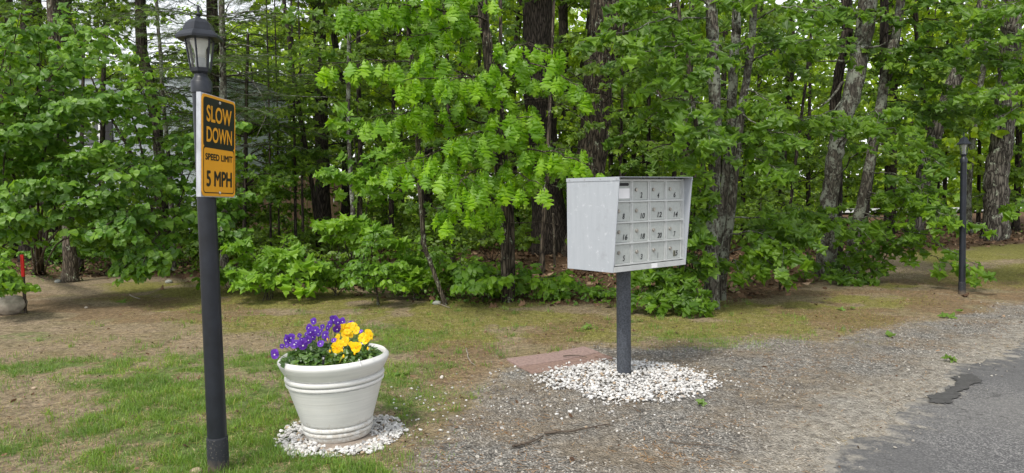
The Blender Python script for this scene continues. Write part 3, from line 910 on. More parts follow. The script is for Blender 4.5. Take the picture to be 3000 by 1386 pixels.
tag(blades('moss_carpet', px_[k], py_[k], 0.012 + 0.02 * rng.rand(k.sum()), np.full(k.sum(), 0.0022), 0.8, M['moss'], 19), 'yellow green moss and thin grass along the wood edge', 'moss', None, 'stuff')
# dead leaves on the forest floor
n = 26000
px_ = rng.uniform(-14, 18, n); py_ = 7.5 + 22 * rng.rand(n) ** 1.4
g, gr, sa, li, mo, ne = covers(px_, py_)
k = inview(px_, py_) & (rng.rand(n) < li * 0.9 + 0.002)
L = Leaves(); n = k.sum()
a = rng.rand(n) * 6.283
L.add(np.column_stack([px_[k], py_[k], ground_z(px_[k], py_[k]) + 0.012 + 0.02 * rng.rand(n)]), np.column_stack([np.cos(a), np.sin(a), 0.35 * rng.randn(n)]), np.array([0, 0, 1.0]) + rng.randn(n, 3) * 0.4, 0.07 + 0.07 * rng.rand(n))
M['litter'] = isl_mat('dead_leaf', [(0.0, (0.055, 0.03, 0.018)), (0.4, (0.13, 0.075, 0.042)), (0.8, (0.22, 0.135, 0.08)), (0.97, (0.32, 0.23, 0.15))])
o = bpy.data.objects.new('leaf_litter', L.mesh('leaf_litter', 'mid', M['litter'])); C.objects.link(o)
tag(o, 'brown dead leaves covering the forest floor', 'leaf litter', None, 'stuff')
n = 2600
px_ = rng.uniform(-4.6, 5.5, n); py_ = 3 + 7 * rng.rand(n) ** 1.1
g, gr, sa, li, mo, ne = covers(px_, py_)
k = inview(px_, py_) & (sdist(ROADPOLY, px_, py_) < 0.4) & (rng.rand(n) < 0.55 * (1 - 0.6 * gr)) & (np.hypot(px_ - POT[0], py_ - POT[1]) > 0.4)
n = k.sum(); L = Leaves(); a = rng.rand(n) * 6.283
L.add(np.column_stack([px_[k], py_[k], ground_z(px_[k], py_[k]) + 0.008 + 0.008 * rng.rand(n)]), np.column_stack([np.cos(a), np.sin(a), 0.3 * rng.randn(n)]), np.array([0, 0, 1.0]) + rng.randn(n, 3) * 0.4, 0.018 + 0.03 * rng.rand(n) ** 2)
o = bpy.data.objects.new('lawn_debris', L.mesh('lawn_debris', 'ovate', M['litter'])); C.objects.link(o)
tag(o, 'small dead leaf and bark scraps strewn over lawn and shoulder', 'leaf scraps', None, 'stuff')
nc = 420
cx_ = rng.uniform(-4.4, 3.2, nc); cy_ = 3.2 + 5.2 * rng.rand(nc) ** 1.1
g, gr, sa, li, mo, ne = covers(cx_, cy_)
kk = (sdist(ROADPOLY, cx_, cy_) < -0.15) & (rng.rand(nc) < 0.8 * (1 - gr) ** 2) & (np.hypot(cx_ - POT[0], cy_ - POT[1]) > 0.45)
cx_, cy_ = np.repeat(cx_[kk], 26), np.repeat(cy_[kk], 26); n = len(cx_)
rr0 = 0.018 + 0.05 * np.repeat(rng.rand(kk.sum()) ** 2, 26)
px_ = cx_ + rng.randn(n) * rr0; py_ = cy_ + rng.randn(n) * rr0
tag(blades('weed_tufts', px_, py_, 0.025 + 0.05 * rng.rand(n), 0.0016 + 0.001 * rng.rand(n), 0.8, M['grass'], 24), 'scattered tufts of coarse grass on the bare lawn', 'grass tufts', None, 'stuff')
# low green plants along the wood edge
L = Leaves(); n = 9000
edge_px = rng.uniform(-150, 3100, n)
yb = np.interp(edge_px, [-200, 100, 480, 700, 1000, 1300, 1750, 2100, 2450, 2700, 3100], [840, 815, 800, 800, 852, 880, 890, 860, 790, 700, 690])
yy = yb - np.abs(rng.randn(n)) * 26 + 10 * rng.randn(n)
dens = np.interp(edge_px, [-200, 200, 560, 900, 1150, 1450, 1700, 1900, 2100, 2400, 3100], [.15, .35, .9, .9, .8, .7, .35, .35, .25, .25, .15])
k = (rng.rand(n) < dens) & (yy > 640); n = k.sum()
G = np.array([gp(a, b) for a, b in zip(edge_px[k], yy[k])])
a = rng.rand(n) * 6.283
hh = 0.03 + 0.16 * rng.rand(n) ** 2
L.add(np.column_stack([G[:, 0], G[:, 1], hh]), np.column_stack([np.cos(a), np.sin(a) - .3, 0.5 * rng.randn(n)]), np.array([0, -.4, 1.0]) + rng.randn(n, 3) * 0.4, 0.035 + 0.045 * rng.rand(n))
o = bpy.data.objects.new('ground_cover', L.mesh('ground_cover', 'ovate', M['fern'])); C.objects.link(o)
tag(o, 'low green leafy plants carpeting the edge of the wood', 'ground cover', None, 'stuff')


# ================================================================ text
def text_mesh(mb, s, frame, w, h, depth=0.001, bold=0.0, shear=0.0):
    """letters filling a w x h box; frame(x, y, z) -> point"""
    cu = bpy.data.curves.new('lettering', 'FONT'); cu.body = s; cu.size = 1; cu.offset = bold; cu.shear = shear; cu.resolution_u = 4
    o = bpy.data.objects.new('lettering_tmp', cu); C.objects.link(o)
    dg = bpy.context.evaluated_depsgraph_get()
    me = bpy.data.meshes.new_from_object(o.evaluated_get(dg))
    bpy.data.objects.remove(o); bpy.data.curves.remove(cu)
    v = np.array([x.co[:] for x in me.vertices]); lo = v.min(0); hi = v.max(0)
    v = (v - lo) / np.maximum(hi - lo, 1e-9)
    vv = [frame(x * w, y * h, depth) for x, y, z in v]
    me.calc_loop_triangles()
    t = [tuple(p.vertices) for p in me.loop_triangles]
    p = np.array(vv)
    if t:
        nrm = sum(np.cross(p[c[1]] - p[c[0]], p[c[2]] - p[c[0]]) for c in t)
        f = np.array(frame(0, 0, 1)) - np.array(frame(0, 0, 0))
        if nrm @ f < 0: t = [c[::-1] for c in t]
    bpy.data.meshes.remove(me)
    mb.add(p, t)


# ================================================================ LAMP POST
M['post'] = simple('post_paint', (0.011, 0.0135, 0.020), 0.45, 0.4, 12, 0.05, 0, 0.4)
m, nt = mat('worn_sleeve')
v = coords(nt); sp_ = noise(nt, v, 120, 3, 0.6); n2 = noise(nt, v, 18, 5, 0.7); xz = nt.nodes.new('ShaderNodeSeparateXYZ'); nt.links.new(v, xz.inputs[0])
c = ramp(nt, n2, [(0.3, (0.014, 0.016, 0.021)), (0.7, (0.026, 0.028, 0.034))])
c = mixc(nt, ramp(nt, sp_, [(0.62, 0.0), (0.70, 0.8)]), c, (0.20, 0.18, 0.15))
c = mixc(nt, ramp(nt, math_n(nt, 'ADD', math_n(nt, 'MULTIPLY', xz.outputs[2], 9.0), math_n(nt, 'SUBTRACT', n2, 0.5)), [(0.15, 0.75), (0.55, 0.0)]), c, (0.13, 0.10, 0.07))
finish(nt, c, 0.7, sp_, 0.15, 0.004, 0, 0.3); M['sleeve'] = m
M['lampblack'] = simple('lamp_metal', (0.014, 0.017, 0.024), 0.42, 0.4, 25, 0.08, 0, 0.4)
m, nt = mat('lamp_glass')
gb = nt.nodes.new('ShaderNodeBsdfGlossy'); gb.inputs['Roughness'].default_value = 0.06; gb.inputs[0].default_value = (0.9, 0.9, 0.9, 1)
tb = nt.nodes.new('ShaderNodeBsdfTransparent'); tb.inputs[0].default_value = (0.93, 0.95, 0.94, 1)
df = nt.nodes.new('ShaderNodeBsdfDiffuse'); df.inputs[0].default_value = (0.5, 0.52, 0.5, 1)
lw = nt.nodes.new('ShaderNodeFresnel'); lw.inputs[0].default_value = 1.45
mx = nt.nodes.new('ShaderNodeMixShader'); nt.links.new(lw.outputs[0], mx.inputs[0]); nt.links.new(tb.outputs[0], mx.inputs[1]); nt.links.new(gb.outputs[0], mx.inputs[2])
mx2 = nt.nodes.new('ShaderNodeMixShader'); nn_ = noise(nt, coords(nt), 30, 4, 0.7); nt.links.new(ramp(nt, nn_, [(0.3, 0.02), (0.75, 0.12)]), mx2.inputs[0])
nt.links.new(mx.outputs[0], mx2.inputs[1]); nt.links.new(df.outputs[0], mx2.inputs[2])
oo = nt.nodes.new('ShaderNodeOutputMaterial'); nt.links.new(mx2.outputs[0], oo.inputs[0])
M['glass'] = m
M['bulb'] = simple('bulb_plastic', (0.80, 0.79, 0.74), 0.35, 0.03, 5)
M['bulbbase'] = simple('bulb_base', (0.55, 0.56, 0.57), 0.4, 0.1, 20)

LY = 3.42
lb = at(641, 1385, LY); lt = at(580, 19, LY)
lamp_base = np.array([lb[0], LY, 0.0])
S_ = (lt[2] - lb[2]) / 1366.0          # metres per photo pixel
LH = lt[2] - lb[2]
lean = math.atan2(lb[0] - lt[0], LH)


def zl(py): return (1385 - py) * S_


def make_lamp(label):
    e = empty('lamp_post', lamp_base, label, 'lamp post', 'black lamp posts beside the road')
    b = MB(); b.lathe([(26.5 * S_ * 1.06, 0.02), (26.5 * S_, zl(700)), (26.2 * S_, zl(270))], 40); b.build('pole', M['post'], e, auto=40)
    b = MB(); b.lathe([(30.5 * S_, -0.03), (30.5 * S_, zl(1286)), (29.3 * S_, zl(1282)), (28.0 * S_, zl(1281))], 40); b.build('base_sleeve', M['sleeve'], e, auto=40)
    b = MB(); b.lathe([(26.3 * S_, zl(272)), (29.5 * S_, zl(271)), (29.5 * S_, zl(240)), (28 * S_, zl(238)), (22 * S_, zl(229)), (18.5 * S_, zl(224)), (18 * S_, zl(214))], 40); b.build('collar', M['lampblack'], e, auto=40)
    ph = math.radians(-84)
    b = MB()
    b.lathe([(23 * S_, zl(216)), (28 * S_, zl(211)), (29 * S_, zl(203)), (26 * S_, zl(200))], 6, phase=ph)
    # cage bars from the base plate up to the roof, along the six edges
    for k in range(6):
        a = ph + k * PI / 3
        c, s = math.cos(a), math.sin(a)
        b.tube([(27 * S_ * c, 27 * S_ * s, zl(204)), (41 * S_ * c, 41 * S_ * s, zl(104))], 3.0 * S_, 4)
    b.build('lantern_cage', M['lampblack'], e, auto=30)
    b = MB()
    b.lathe([(60 * S_, zl(120)), (66 * S_, zl(119)), (66.5 * S_, zl(113)), (58 * S_, zl(103)), (46 * S_, zl(96)), (42 * S_, zl(86)), (36 * S_, zl(74)), (25 * S_, zl(64)), (12 * S_, zl(59)), (9 * S_, zl(57))], 6, phase=ph)
    rf = b.build('lantern_roof', M['lampblack'], e, auto=20)
    b = MB()
    b.lathe([(9 * S_, zl(60)), (5 * S_, zl(56)), (4 * S_, zl(53)), (8 * S_, zl(50)), (8.5 * S_, zl(48)), (4 * S_, zl(44)), (3.4 * S_, zl(40)), (4.4 * S_, zl(32)), (3.6 * S_, zl(24)), (1.2 * S_, zl(19.5)), (0.3 * S_, zl(19))], 16)
    b.build('finial', M['lampblack'], rf, auto=60)
    for k in range(6):
        b = MB()
        a0 = ph + k * PI / 3 + 0.09; a1 = ph + (k + 1) * PI / 3 - 0.09
        v = []
        for (r, z) in ((25.5, 202), (39.5, 106)):
            for a in (a0, a1): v.append((r * S_ * math.cos(a), r * S_ * math.sin(a), zl(z)))
        b.add(v, q=[(0, 1, 3, 2)])
        b.build('glass_pane', M['glass'], e)
    b = MB()
    b.lathe([(13 * S_, zl(172)), (14 * S_, zl(160)), (17 * S_, zl(146)), (24 * S_, zl(132)), (26 * S_, zl(122)), (24 * S_, zl(112)), (17 * S_, zl(105)), (5 * S_, zl(101.5))], 24)
    bl = b.build('bulb', M['bulb'], e, True)
    b = MB()
    b.lathe([(14.5 * S_ * (1 + 0.04 * (k % 2)), zl(201 - k * 2.6)) for k in range(12)], 20); b.build('bulb_base', M['bulbbase'], bl, True)
    return e


lamp = make_lamp('tall black lantern post carrying the yellow sign')
lamp.rotation_euler = (0, -lean, 0)


def kids(o): return [c for c in bpy.data.objects if c.parent == o]


def copy_tree(o, parent=None):
    c = o.copy(); C.objects.link(c)
    if parent is not None: c.parent = parent
    for ch in kids(o): copy_tree(ch, c)
    return c


lamp2 = copy_tree(lamp)
p = gp(2818, 861)
lamp2.location = (p[0], p[1], 0)
sc_ = ((861 - 388) * p[1] / FPX) / LH
lamp2.scale = (sc_ * 0.92, sc_ * 0.92, sc_); lamp2.rotation_euler = (0, math.radians(-0.8), math.radians(25))
lamp2['label'] = 'black lantern post beyond the mailbox, crossed by maple leaves'

# ================================================================ SPEED SIGN
TL = at(588.6, 271, 3.215); BLc = at(591.5, 574, 3.215); TR = at(686.5, 300.5, 3.52)
ux = norm(TR - TL); uy = norm(TL - BLc); un = norm(np.cross(ux, uy))
uy = np.cross(un, ux)
SW = np.linalg.norm(TR - TL); SH = np.linalg.norm(TL - BLc)
sign = empty('speed_sign', BLc, 'yellow and black slow down sign bolted to the lamp post', 'sign')


def sf(x, y, z): return ux * x + uy * y + un * z      # local: origin at lower near corner of the plate


def rrect(x0, y0, x1, y1, r, n=5):
    out = []
    for cx, cy, a in ((x1 - r, y0 + r, -PI / 2), (x1 - r, y1 - r, 0), (x0 + r, y1 - r, PI / 2), (x0 + r, y0 + r, PI)):
        for k in range(n + 1): out.append((cx + r * math.cos(a + k * PI / 2 / n), cy + r * math.sin(a + k * PI / 2 / n)))
    return out


M['board'] = simple('painted_board', (0.46, 0.48, 0.52), 0.75, 0.3, 22, 0.2, 0, 0.3, (1, 1, 0.3))
M['signyellow'] = simple('sign_yellow', (0.76, 0.35, 0.018), 0.45, 0.06, 4)
M['signblack'] = simple('sign_black', (0.012, 0.012, 0.012), 0.4, 0.2, 6)
M['bolt'] = simple('bolt_steel', (0.55, 0.53, 0.50), 0.35, 0.2, 30, 0, 0.7)
b = MB(); b.hexa([sf(x, y, z) for z in (-0.024, -0.003) for x, y in ((-0.004, -0.004), (SW + 0.004, -0.004), (SW + 0.004, SH + 0.004), (-0.004, SH + 0.004))]); b.build('backing_board', M['board'], sign, bevel=0.001)
b = MB(); b.poly(rrect(0, 0, SW, SH, 0.022), 0.0025, lambda x, y, z: sf(x, y, z - 0.002)); pl = b.build('sign_plate', M['signyellow'], sign)
split = SH * 0.487
b = MB()
iw = 0.0105 * SW / 0.305
b.poly([p for p in rrect(iw, split, SW - iw, SH - iw * 1.1, 0.018)], 0.0006, lambda x, y, z: sf(x, y, z + 0.0008))
b.build('black_panel', M['signblack'], sign)
b = MB()
o1 = rrect(iw, iw * 1.25, SW - iw, split + 0.004, 0.018); i1 = rrect(iw + 0.0045, iw * 1.25 + 0.0045, SW - iw - 0.0045, split - 0.004, 0.015)
n = len(o1)
b.add([sf(x, y, 0.0012) for x, y in o1] + [sf(x, y, 0.0012) for x, y in i1], q=[(k, (k + 1) % n, n + (k + 1) % n, n + k) for k in range(n)])
for k_, (sx_, sy_) in enumerate(((0, 0), (0.0016, 0), (-0.0016, 0), (0, 0.0013), (0, -0.0013))):
    text_mesh(b, 'SPEED LIMIT', lambda x, y, z: sf(0.095 * SW + x + sx_, 0.36 * SH + y + sy_, z + 0.00012 * k_), 0.81 * SW, 0.062 * SH, 0.0013, 0.0)
for k_, (sx_, sy_) in enumerate(((0, 0), (0.0032, 0), (-0.0032, 0), (0, 0.0024), (0, -0.0024))):
    text_mesh(b, '5 MPH', lambda x, y, z: sf(0.13 * SW + x + sx_, 0.10 * SH + y + sy_, z + 0.00012 * k_), 0.75 * SW, 0.15 * SH, 0.0013, 0.0)
b.build('black_lettering', M['signblack'], sign)
b = MB()
text_mesh(b, 'SLOW', lambda x, y, z: sf(0.115 * SW + x, 0.735 * SH + y, z), 0.755 * SW, 0.165 * SH, 0.0026, 0.022)
text_mesh(b, 'DOWN', lambda x, y, z: sf(0.115 * SW + x, 0.535 * SH + y, z), 0.765 * SW, 0.155 * SH, 0.0026, 0.022)
b.build('yellow_lettering', M['signyellow'], sign)
for fy in (0.945, 0.035):
    b = MB(); b.lathe([(0.0075, 0.001), (0.0075, 0.004), (0.005, 0.007), (0.001, 0.008)], 8)
    b.v = [np.array([sf(SW * 0.5 + x, SH * fy + y, z) for x, y, z in b.v[0]])]
    b.build('bolt', M['bolt'], sign)

# ================================================================ CLUSTER MAILBOX
Y1 = POLE_Y / 5.34 * 4.9
P1 = at(1814.8, 519.4, Y1)
Rv = np.array([0.777, 0.63]); Bv = np.array([-0.63, 0.777])
mbx = empty('cluster_mailbox', (POLE[0], POLE[1], 0), 'grey metal cluster mailbox with numbered doors on a black pole', 'mailbox')
mbx.rotation_euler = (0, 0, math.atan2(0.63, 0.777))
dp = P1[:2] - POLE[:2]
x0 = dp @ Rv; y0 = dp @ Bv
BW = 0.160 * Y1; BD = 0.104 * Y1; BE = 0.0128 * Y1
zt = P1[2]; zb = at(1794.6, 799.8, Y1 + BE * 0.777)[2]
x1 = x0 + BW; yb = y0 + BD; yf = y0 + BE
m, nt = mat('galvanised_paint')
v = coords(nt, (1, 1, 0.12)); n1 = noise(nt, v, 30, 5, 0.65); v2 = coords(nt); n2 = noise(nt, v2, 5, 5, 0.7); n3 = noise(nt, v2, 22, 6, 0.75)
c = ramp(nt, n1, [(0.3, (0.34, 0.365, 0.40)), (0.7, (0.385, 0.41, 0.445))])
c = mixc(nt, ramp(nt, n2, [(0.45, 0.0), (0.75, 0.35)]), c, (0.32, 0.345, 0.375))
c = mixc(nt, ramp(nt, n3, [(0.60, 0.0), (0.66, 0.6)]), c, (0.52, 0.54, 0.57))
n6 = noise(nt, v2, 3.2, 6, 0.75); c = mixc(nt, ramp(nt, n6, [(0.58, 0.0), (0.66, 0.35)]), c, (0.25, 0.26, 0.275))
finish(nt, c, 0.62, n1, 0.05, 0.004, 0.0, 0.25); M['galv'] = m
m, nt = mat('brushed_aluminium')
v2 = coords(nt); n2 = noise(nt, v2, 60, 5, 0.7); n3 = noise(nt, v2, 6, 4, 0.6)
c = ramp(nt, n2, [(0.3, (0.36, 0.385, 0.37)), (0.7, (0.46, 0.485, 0.465))])
c = mixc(nt, ramp(nt, n3, [(0.4, 0.0), (0.75, 0.4)]), c, (0.36, 0.385, 0.37))
finish(nt, c, 0.5, n2, 0.06, 0.003, 0.1, 0.4); M['alu'] = m
M['trim'] = simple('aluminium_trim', (0.54, 0.56, 0.555), 0.4, 0.08, 20, 0, 0.25)
M['lock'] = simple('lock_steel', (0.36, 0.34, 0.31), 0.3, 0.2, 40, 0, 0.7)
M['ink'] = simple('black_ink', (0.012, 0.012, 0.014), 0.6, 0.2, 20)
M['white'] = simple('white_sticker', (0.80, 0.80, 0.82), 0.5, 0.04, 10)
M['polegrey'] = simple('speckled_pole_paint', (0.055, 0.062, 0.075), 0.55, 0.6, 90, 0.15, 0, 0.4)
b = MB(); b.lathe([(0.050, 0.0), (0.050, zb - 0.001)], 40); b.build('pole', M['polegrey'], mbx, auto=40)
b = MB(); t = 0.005


def trap(xa, xb):
    b.hexa([(xa, yf, zb), (xb, yf, zb), (xb, yb, zb), (xa, yb, zb), (xa, y0, zt), (xb, y0, zt), (xb, yb, zt), (xa, yb, zt)])


trap(x0, x0 + t); trap(x1 - t, x1)
b.hexa([(x0 + t, yf + 0.02, zb + 0.001), (x1 - t, yf + 0.02, zb + 0.001), (x1 - t, yb - t, zb + 0.001), (x0 + t, yb - t, zb + 0.001), (x0 + t, yf + 0.02, zb + t), (x1 - t, yf + 0.02, zb + t), (x1 - t, yb - t, zb + t), (x0 + t, yb - t, zb + t)])
b.box((x0 + t, yb - t, zb), (x1 - t, yb - 0.0005, zt - t))
cab = b.build('cabinet', M['galv'], mbx)
b = MB()
b.box((x0 - 0.003, y0 - 0.002, zt + 0.0005), (x1 + 0.003, yb + 0.002, zt + 0.004))
b.box((x0 - 0.0035, y0 + 0.001, zt - 0.02), (x0 - 0.0003, yb + 0.002, zt + 0.0005))
b.box((x1 + 0.0003, y0 + 0.001, zt - 0.02), (x1 + 0.0035, yb + 0.002, zt + 0.0005))
top = b.build('hood', M['galv'], mbx)
for k in range(4):
    b = MB(); xx = x0 - 0.0055; yy = y0 + 0.02 + k * (BD - 0.05) / 3
    b.box((xx, yy - 0.003, zt - 0.013), (xx + 0.0021, yy + 0.003, zt - 0.007)); b.build('rivet', M['lock'], top)
for k in range(3):
    b = MB(); xx = x0 + BW * (0.32 + 0.22 * k)
    b.lathe([(0.005, zt - 0.009), (0.006, zt - 0.004), (0.006, zt)], 8, xx, y0 + 0.012); b.build('rivet', M['ink'], top)
# door front
lipz = zb + 0.036
dx0, dx1 = x0 + 0.012, x1 - 0.040
dz0, dz1 = lipz + 0.012, zt - 0.018
yd = yf + 0.006
b = MB(); b.box((x0 + t, yf - 0.004, zb + 0.001), (x1 - 0.004, yf + 0.019, lipz)); b.build('bottom_rail', M['trim'], mbx, bevel=0.001)
b = MB(); xx = x0 + BW * 0.50; b.box((xx, yf - 0.0055, zb + 0.004), (xx + 0.06, yf - 0.0042, zb + 0.033)); b.build('rail_sticker', M['white'], mbx)
b = MB()
cw = (dx1 - dx0) / 4; rh = (dz1 - dz0) / 4
bt = 0.0055
for k in range(5):
    for s in (-1, 1):
        if (k == 0 and s < 0) or (k == 4 and s > 0): continue
        xx = dx0 + k * cw + s * 0.0075
        b.box((xx - 0.0045, yd - 0.004, dz0), (xx + 0.0045, yd + 0.02, dz1))
for k in range(5):
    zz = dz0 + k * rh
    b.box((dx0, yd - 0.0075, zz - bt), (dx1 + 0.008, yd + 0.019, zz + bt))
b.box((x0 + t, yd + 0.0192, dz0 - 0.012), (x1 - t, yd + 0.023, zt - t))        # backing sheet
b.box((dx1 + 0.009, yd, dz0 - 0.010), (x1 - t - 0.001, yd + 0.018, zt - 0.006))
b.build('door_frame', M['trim'], mbx, bevel=0.0008)
NUM = [['', '2', '4', '6'], ['8', '10', '12', '14'], ['16', '18', '20', '7'], ['5', '3', '1', '15']]
rng = RS(21)
for r in range(4):
    for c in range(4):
        xa = dx0 + c * cw + 0.0135; xb = dx0 + (c + 1) * cw - 0.0135
        za = dz1 - (r + 1) * rh + 0.007; zc = dz1 - r * rh - 0.007
        b = MB(); b.box((xa, yd + 0.001, za), (xb, yd + 0.012, zc))
        d = b.build('door', M['alu'], mbx, bevel=0.0015)
        if NUM[r][c] == '':
            d.name = 'mail_slot_door'
            b = MB(); b.poly(rrect(xa + 0.012, zc - 0.030, xb - 0.012, zc - 0.010, 0.009), 0.0015, lambda x, y, z: (x, yd + 0.0005 - z, y)); b.build('mail_slot', M['ink'], d)
            b = MB(); b.box((xa + 0.012, yd - 0.0008, za + 0.012), (xb - 0.004, yd + 0.0006, zc - 0.046)); b.build('notice', M['white'], d)
            continue
        lx_ = xa + 0.032 + 0.004 * rng.rand(); lz = za + rh * (0.49 + 0.04 * rng.rand())
        b = MB(); b.lathe([(0.0125, 0.0), (0.0125, 0.006), (0.0100, 0.009), (0.0100, 0.0095), (0.0035, 0.0095)], 16)
        b.v = [np.array([(lx_ + x, yd + 0.001 - z, lz + y) for x, y, z in b.v[0]])]
        b.build('lock', M['lock'], d, auto=40)
        s = NUM[r][c]; nw = 0.021 if len(s) == 1 else 0.046
        if s == '1': nw = 0.007
        nx_ = xa + (xb - xa) * 0.50; nz_ = za + 0.010 + 0.006 * rng.rand()
        if s == '15':
            b = MB(); b.box((nx_ - 0.004, yd - 0.0003, nz_ - 0.004), (nx_ + 0.020, yd + 0.0006, nz_ + 0.038)); M['tape'] = simple('old_tape', (0.16, 0.16, 0.11), 0.6, 0.2, 20); b.build('tape', M['tape'], d)
        b = MB(); text_mesh(b, s, lambda x, y, z: (nx_ + x, yd - z, nz_ + y), nw, 0.037, 0.0008, 0.022, 0.22)
        b.build('number', M['ink'], d)

# ================================================================ PLANTER, FLOWERS
m, nt = mat('planter_plastic')
v = coords(nt, (0.3, 0.3, 9)); n1 = noise(nt, v, 9, 5, 0.65); n2 = noise(nt, coords(nt), 7, 5, 0.7); n3 = noise(nt, coords(nt), 60, 2, 0.5)
c = ramp(nt, n1, [(0.3, (0.60, 0.605, 0.59)), (0.6, (0.69, 0.69, 0.67))])
c = mixc(nt, ramp(nt, n2, [(0.5, 0.0), (0.8, 0.4)]), c, (0.56, 0.54, 0.50))
c = mixc(nt, ramp(nt, n3, [(0.72, 0.0), (0.78, 0.5)]), c, (0.40, 0.38, 0.34))
xz = nt.nodes.new('ShaderNodeSeparateXYZ'); nt.links.new(coords(nt), xz.inputs[0])
n4 = noise(nt, coords(nt), 35, 5, 0.75)
c = mixc(nt, ramp(nt, math_n(nt, 'ADD', math_n(nt, 'MULTIPLY', xz.outputs[2], 5.0), math_n(nt, 'MULTIPLY', math_n(nt, 'SUBTRACT', n4, 0.5), 2.6)), [(0.0, 0.55), (0.4, 0.0)]), c, (0.36, 0.30, 0.23))
n5 = noise(nt, coords(nt, (0.15, 0.15, 30)), 4, 3, 0.6)
c = mixc(nt, ramp(nt, n5, [(0.58, 0.0), (0.68, 0.45)]), c, (0.44, 0.43, 0.41))
finish(nt, c, 0.5, n1, 0.12, 0.003, 0, 0.35); M['pot'] = m
PH = 0.438
pot = empty('flower_planter', (POT[0], POT[1], 0.013), 'large cream plastic planter full of pansies', 'planter')
pot.rotation_euler = (math.radians(0.5), math.radians(-1.6), 0)
rr = 0.292
prof = [(0.160, 0.0), (0.170, 0.0), (0.174, 0.004), (0.178, 0.028), (0.169, 0.031), (0.185, 0.034), (0.187, 0.042), (0.185, 0.050), (0.171, 0.054), (0.186, 0.0575), (0.189, 0.060), (0.191, 0.068), (0.189, 0.076), (0.176, 0.082), (0.188, 0.087),
        (0.192, 0.095), (0.215, 0.17), (0.236, 0.24), (0.249, 0.284), (0.241, 0.288), (0.257, 0.292), (0.260, 0.299), (0.257, 0.307), (0.242, 0.3105), (0.258, 0.3145), (0.261, 0.317), (0.264, 0.325), (0.262, 0.333), (0.243, 0.339), (0.252, 0.343),
        (0.255, 0.347), (0.262, 0.354), (0.270, 0.368), (0.280, 0.386), (0.288, 0.402), (rr, 0.412), (rr - 0.0005, 0.421), (rr - 0.007, 0.429), (rr - 0.016, PH), (rr - 0.025, 0.430), (rr - 0.031, 0.422), (rr - 0.034, 0.39), (rr - 0.045, 0.36)]
b = MB(); b.lathe(prof, 96, caps=False); b.build('pot', M['pot'], pot, auto=50)
b = MB(); a = math.radians(-50)
wl = []
for k in range(9):
    s = k / 8
    rr_ = rr - 0.02 + 0.028 * s; wl.append((rr_ * math.cos(a), rr_ * math.sin(a), PH + 0.012 * math.sin(PI * min(1, s * 1.6)) - 0.05 * max(0, s - 0.5)))
b.tube(wl, 0.0018, 6); b.build('wire_loop', M['white'], pot, True)
M['mulch'] = isl_mat('mulch', [(0.0, (0.02, 0.012, 0.008)), (0.5, (0.06, 0.036, 0.024)), (0.92, (0.16, 0.10, 0.07))])
M['soil'] = simple('potting_soil', (0.03, 0.02, 0.014), 0.95, 0.5, 60, 0.8)
b = MB(); b.lathe([(0.001, 0.39), (0.15, 0.392), (0.256, 0.387)], 48, caps=False); b.build('soil', M['soil'], pot, True)
rng = RS(31)
pm = np.array(Matrix.Translation(pot.location) @ pot.rotation_euler.to_matrix().to_4x4())


def pw(x, y, z): return (pm @ np.array([x, y, z, 1]))[:3]


n = 1500; r = 0.255 * np.sqrt(rng.rand(n)); a = rng.rand(n) * 6.283
P = np.array([pw(r[i] * math.cos(a[i]), r[i] * math.sin(a[i]), 0.393 + 0.006 * rng.rand()) for i in range(n)])
tag(stones('bark_mulch', P, 0.005 + 0.008 * rng.rand(n), 32, M['mulch'], 0.35, 0.6), 'dark bark mulch inside the planter', 'mulch', None, 'stuff')
M['pleaf'] = leaf_mat('pansy_leaf', (0.045, 0.125, 0.022), (0.13, 0.26, 0.045), 0.3, 0.4, (0.25, 0.28, 0.05), 0.08)
M['purple'] = leaf_mat('purple_petal', (0.10, 0.022, 0.48), (0.20, 0.055, 0.72), 0.3, 0.5)
M['violet'] = M['purple']
M['yellowp'] = leaf_mat('yellow_petal', (0.84, 0.52, 0.0), (0.90, 0.70, 0.002), 0.3, 0.5)
M['eye'] = simple('flower_eye', (0.80, 0.76, 0.70), 0.6, 0.1, 30)
M['eyey'] = simple('flower_eye_orange', (0.70, 0.28, 0.0), 0.6, 0.1, 30)


def flower_mesh(size, rng, mats):
    v = []; t = []
    for k, (ang, r, wd) in enumerate(((90 + 38, 1.0, .62), (90 - 38, 1.0, .62), (90 + 112, .82, .55), (90 - 112, .82, .55), (270, .88, .72))):
        a = math.radians(ang); d = np.array([math.cos(a), math.sin(a)]); s = np.array([-d[1], d[0]])
        z = -0.05 * (k < 2) + 0.03 * (k == 4) + 0.012 * k
        base = len(v); N = 9
        v.append((0, 0, z))
        for i in range(N):
            u = -1 + 2 * i / (N - 1); th = u * 2.2
            pt = d * (0.52 * r + 0.48 * r * math.cos(th) * (1 if abs(th) < 1.57 else 0.9)) + s * wd * math.sin(th) * 0.95
            v.append((pt[0], pt[1], z + 0.07 * rng.randn() + 0.10 * (abs(u) - .4)))
        for i in range(1, N): t.append((base, base + i, base + i + 1))
    v = np.array(v) * size * 0.5
    return v, np.array(t)


def face_frame(n):
    n = norm(n); x = norm(np.cross([0, 0, 1.0], n)); y = np.cross(n, x)
    return np.stack([x, y, n], -1)


